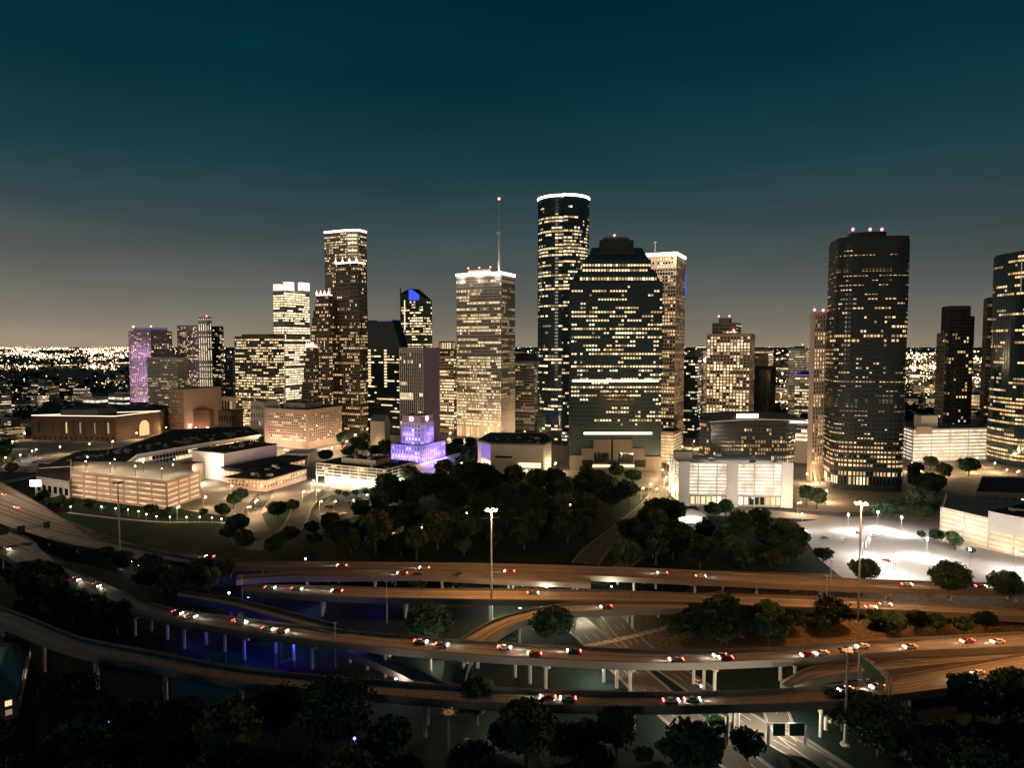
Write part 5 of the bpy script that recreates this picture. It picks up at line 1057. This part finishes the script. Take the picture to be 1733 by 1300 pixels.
# ================================================================== CARS
def make_car(body):
    root = bpy.data.objects.new('car', None); COL.objects.link(root); m = MB()
    prof = [(-2.3,.35),(-2.3,.85),(-2.1,.95),(-1.5,1.0),(-.9,1.42),(.5,1.45),(1.15,1.0),(2.1,.85),(2.3,.65),(2.3,.35)]
    for (x0,z0),(x1,z1) in zip(prof, prof[1:]+prof[:1]):
        w0 = .9 if z0 < 1.1 else .68; w1 = .9 if z1 < 1.1 else .68; m.face([(x0,-w0,z0),(x0,w0,z0),(x1,w1,z1),(x1,-w1,z1)], body)
    for sg in (-1,1):
        lowr = [(x,z) for x,z in prof if z < 1.1]; m.face([(x,sg*.9,z) for x,z in (lowr if sg > 0 else lowr[::-1])], body)
        cab = [(-1.5,1.0),(-.9,1.42),(.5,1.45),(1.15,1.0)]; pts = [(x, sg*(.9 if z < 1.1 else .68), z) for x,z in cab]; m.face(pts if sg > 0 else pts[::-1], body)
    m.build('body', root); m = MB()
    for sg in (-1,1): m.face([(-1.3,sg*.91,1.03),(-.85,sg*.73,1.38),(.45,sg*.73,1.4),(.98,sg*.91,1.03)], 'glass_black')
    m.face([(1.12,-.8,1.05),(1.12,.8,1.05),(.56,.66,1.44),(.56,-.66,1.44)], 'glass_black'); m.face([(-1.48,.8,1.05),(-1.48,-.8,1.05),(-.96,-.66,1.41),(-.96,.66,1.41)], 'glass_black'); m.build('window', root)
    for x in (-1.4,1.4):
        for y in (-.85,.85): m = MB(); m.tube((x,y-.1,.33),(x,y+.1,.33),.33,.33,'tyre',12); m.build('wheel', root)
    return root
def add_lights(root, big=1.0, spot=True):
    for y in (-.62,.62):
        m = MB(); m.ball((2.3,y,.68),.2*big,'headlight',8,5); m.build('headlight', root); m = MB(); m.ball((-2.3,y,.78),.17*big,'taillight',8,5); m.build('taillight', root)
    if spot:
        l = bpy.data.lights.new('headlight_beam','SPOT'); l.energy = 3800; l.color = (1,.85,.62); l.spot_size = R(62); l.spot_blend = .9; l.shadow_soft_size = .2
        o = bpy.data.objects.new('headlight_beam', l); COL.objects.link(o); o.parent = root; o.location = (2.6,0,.9); o.rotation_euler = (0,R(-90+13),0); o.rotation_euler = Vector((-1,0,.16)).to_track_quat('Z','Y').to_euler()
CARS = {}
for b in ('car_white','car_grey','car_black','car_red','car_silver'):
    c = make_car(b); add_lights(c, 1.5); remember(c); CARS[b] = [c, False]
PARK = {}
for b in ('car_white','car_grey','car_blue','car_red','car_black'): c = make_car(b); remember(c); PARK[b] = [c, False]
def place(D, b, p, ang, label, group=None):
    c, u = D[b]
    if u: c = copy_tree(c)
    D[b][1] = True; c.location = p; c.rotation_euler = (0,0,ang); c['label'] = label; c['category'] = 'car'
    if group: c['group'] = group
    elif 'group' in c: del c['group']
    return c
def oncar(road, px, lane, rev, body, label):
    A,B_,_ = ROADS[road]; best = None
    for i in range(len(A)-1):
        p = A[i].lerp(B_[i], lane); dpt = p.y*ct+(H-p.z)*st; x = CX+F*p.x/dpt
        if best is None or abs(x-px) < best[0]: best = (abs(x-px), i)
    i = best[1]; p = A[i].lerp(B_[i], lane); q = A[i+1].lerp(B_[i+1], lane); d = (q-p).normalized()*(-1 if rev else 1)
    c = place(CARS, body, p+Vector((0,0,.01)), math.atan2(d.y,d.x), label)
    return c
SEQ = [('middle_overpass',133,.45,0,'car_white','first white-lit car of the pair on the left freeway'),('middle_overpass',166,.3,0,'car_silver','second white-lit car of the pair on the left freeway'),('middle_overpass',12,.7,0,'car_white','car with bright headlights at the left edge of the freeway'),
('middle_overpass',296,.3,0,'car_red','red-lit car emerging from the trees on the middle overpass'),('middle_overpass',325,.35,0,'car_white','white car just right of the red-lit one on the middle overpass'),('middle_overpass',395,.25,0,'car_silver','car beside the first pole on the middle overpass'),('middle_overpass',412,.3,0,'car_white','white car ahead of the one by the first pole, middle overpass'),
('middle_overpass',462,.55,0,'car_white','white car on the middle overpass above the blue-lit piers'),('middle_overpass',485,.55,0,'car_silver','silver car leading the white one above the blue-lit piers'),('middle_overpass',705,.3,0,'car_white','car left of the curved ramp end on the middle overpass'),('middle_overpass',738,.4,0,'car_silver','silver car right where the curved ramp passes below'),('middle_overpass',868,.3,0,'car_white','upper car of two on the middle overpass under the ramp tree'),('middle_overpass',900,.6,1,'car_red','lower red-tailed car under the ramp tree'),('middle_overpass',968,.3,1,'car_grey','grey car on the middle overpass left of the bright piers'),('middle_overpass',1135,.7,1,'car_silver','car on the middle overpass above the verge path'),('middle_overpass',1215,.45,1,'car_white','left car of two near the dark clump, middle overpass'),('middle_overpass',1240,.65,1,'car_red','right car of two near the dark clump, middle overpass'),
('middle_overpass',1370,.7,1,'car_red','red-tailed car left of the thin unlit mast'),('middle_overpass',1400,.65,1,'car_white','white car at the thin unlit mast'),('middle_overpass',1465,.35,1,'car_white','white car above the slanting gantry'),('middle_overpass',1530,.6,1,'car_silver','silver car right of the slanting gantry'),('middle_overpass',1640,.4,1,'car_red','red-tailed car far right on the middle overpass'),('middle_overpass',1700,.55,1,'car_white','last white car by the right edge on the middle overpass'),
('near_overpass',930,.45,1,'car_red','red-tailed car on the near overpass at centre'),('near_overpass',965,.5,1,'car_silver','silver car just ahead of the red-tailed one, near overpass'),('near_overpass',1120,.55,0,'car_white','left car of two on the near overpass right of centre'),('near_overpass',1155,.5,0,'car_silver','right car of two on the near overpass right of centre'),('near_overpass',1440,.35,1,'car_red','red-tailed car on the near overpass beside the unlit mast'),('near_overpass',1480,.4,1,'car_white','white car below the slanting gantry'),('near_overpass',1625,.55,1,'car_red','red-tailed car near the right edge on the near overpass'),('near_overpass',1665,.5,1,'car_white','bright car near the right edge on the near overpass'),
('inner_overpass',455,.3,0,'car_white','first car at the left end of the inner overpass'),('inner_overpass',500,.35,0,'car_silver','second car from the left on the inner overpass'),('inner_overpass',560,.4,1,'car_red','red-tailed car on the inner overpass at left'),('inner_overpass',910,.3,0,'car_grey','grey car on the inner overpass near the amber mast'),('inner_overpass',1465,.7,0,'car_white','lower car of the pair on the inner road by the tall mast'),('inner_overpass',1490,.3,0,'car_silver','upper car of the pair on the inner road by the tall mast'),
('far_overpass',350,.6,1,'car_red','red-tailed car at the left end of the far overpass'),('far_overpass',570,.4,1,'car_red','red-tailed car on the far overpass below the park house'),('far_overpass',715,.5,1,'car_silver','silver car on the far overpass below the brownish trees'),('far_overpass',860,.7,1,'car_red','red-tailed car on the far overpass right of the amber mast'),('far_overpass',1130,.35,1,'car_white','white car on the far overpass right of the side street'),('far_overpass',1190,.5,0,'car_white','pale car on the far overpass by the wooded strip'),('far_overpass',1530,.4,0,'car_white','white car on the far road in front of the car park'),('far_overpass',1660,.4,0,'car_red','red car on the far road by the right bushy tree'),('far_overpass',5,.35,1,'car_red','upper red-tailed car at the left freeway edge'),('far_overpass',30,.55,1,'car_white','lower white-lit car at the left freeway edge'),
('curved_ramp',1020,.5,0,'car_red','red-tailed car at the top of the curved ramp'),('link_overpass',690,.5,1,'car_red','red-tailed car on the short link overpass'),('parkway',1180,.35,0,'car_white','white car on the lower parkway below the near overpass')]
for s_ in SEQ: oncar(*s_)
for k in range(26):
    x = 545+random.random()*150; y = 845+random.random()*30; p = W(x,y)
    if pip(p, [W(*a) for a in ((560,843),(700,838),(725,846),(640,866),(550,880),(538,866))]): place(PARK, random.choice(list(PARK)), p+Vector((0,0,.02)), math.radians(random.choice((26,206))), 'parked car in the forecourt before the glass-banded annex', 'cars parked before the annex')
for x,y,lb in ((1480,908,'dark car parked at the back of the glaring car park'),(1500,950,'lone car in the middle of the glaring car park'),(1450,903,'car parked by the left floodlight of the car park'),(1395,912,'car near the left corner of the glaring car park'),(1425,915,'second car near the left corner of the glaring car park')): place(PARK, random.choice(list(PARK)), W(x,y)+Vector((0,0,.02)), random.uniform(0,3), lb)
for k in range(22):
    p = W(random.uniform(-10,62), random.uniform(768,800))
    if free(p, 3): place(PARK, random.choice(list(PARK)), p, math.radians(26), 'parked car in the blue-white lot at the far left', 'cars in the far left lot')
for x,y in ((10,775),(35,785),(55,778)): lamp(x,y,9,5000,(.75,.8,1),'lamp_white','cool white lamp over the car lot at the far left','lamps of the far left lot',False,.4)
for d in (CARS, PARK):
    for b in d:
        if not d[b][1]:
            c = d[b][0]
            for ch in list(c.children): bpy.data.objects.remove(ch)
            bpy.data.objects.remove(c)
# ------------------------------------------------------------------ give every repeat a label of its own
ONES = ['','first','second','third','fourth','fifth','sixth','seventh','eighth','ninth','tenth','eleventh','twelfth','thirteenth','fourteenth','fifteenth','sixteenth']
bpy.context.view_layer.update()
bylab = {}
for o in list(COL.objects):
    if o.parent is None and 'label' in o and 'group' in o: bylab.setdefault((o['group'], o['label']), []).append(o)
for (gname, lb), L in bylab.items():
    if len(L) < 2: continue
    L.sort(key=lambda o: -o.location.y); nb = math.ceil(len(L)/14); per = math.ceil(len(L)/nb)
    for b in range(nb):
        row = L[b*per:(b+1)*per]; row.sort(key=lambda o: o.location.x/o.location.y)
        for i, o in enumerate(row):
            pos = 'leftmost' if i == 0 else ('rightmost' if i == len(row)-1 else ONES[i+1]+' from left')
            words = lb.split()
            if nb > 1: rw = 'farthest' if b == 0 else ('nearest' if b == nb-1 else ONES[b+1]+' farthest'); o['label'] = ' '.join(words[:8])+', '+pos+' in '+rw+' row'
            else: o['label'] = ' '.join(words[:12])+', '+pos
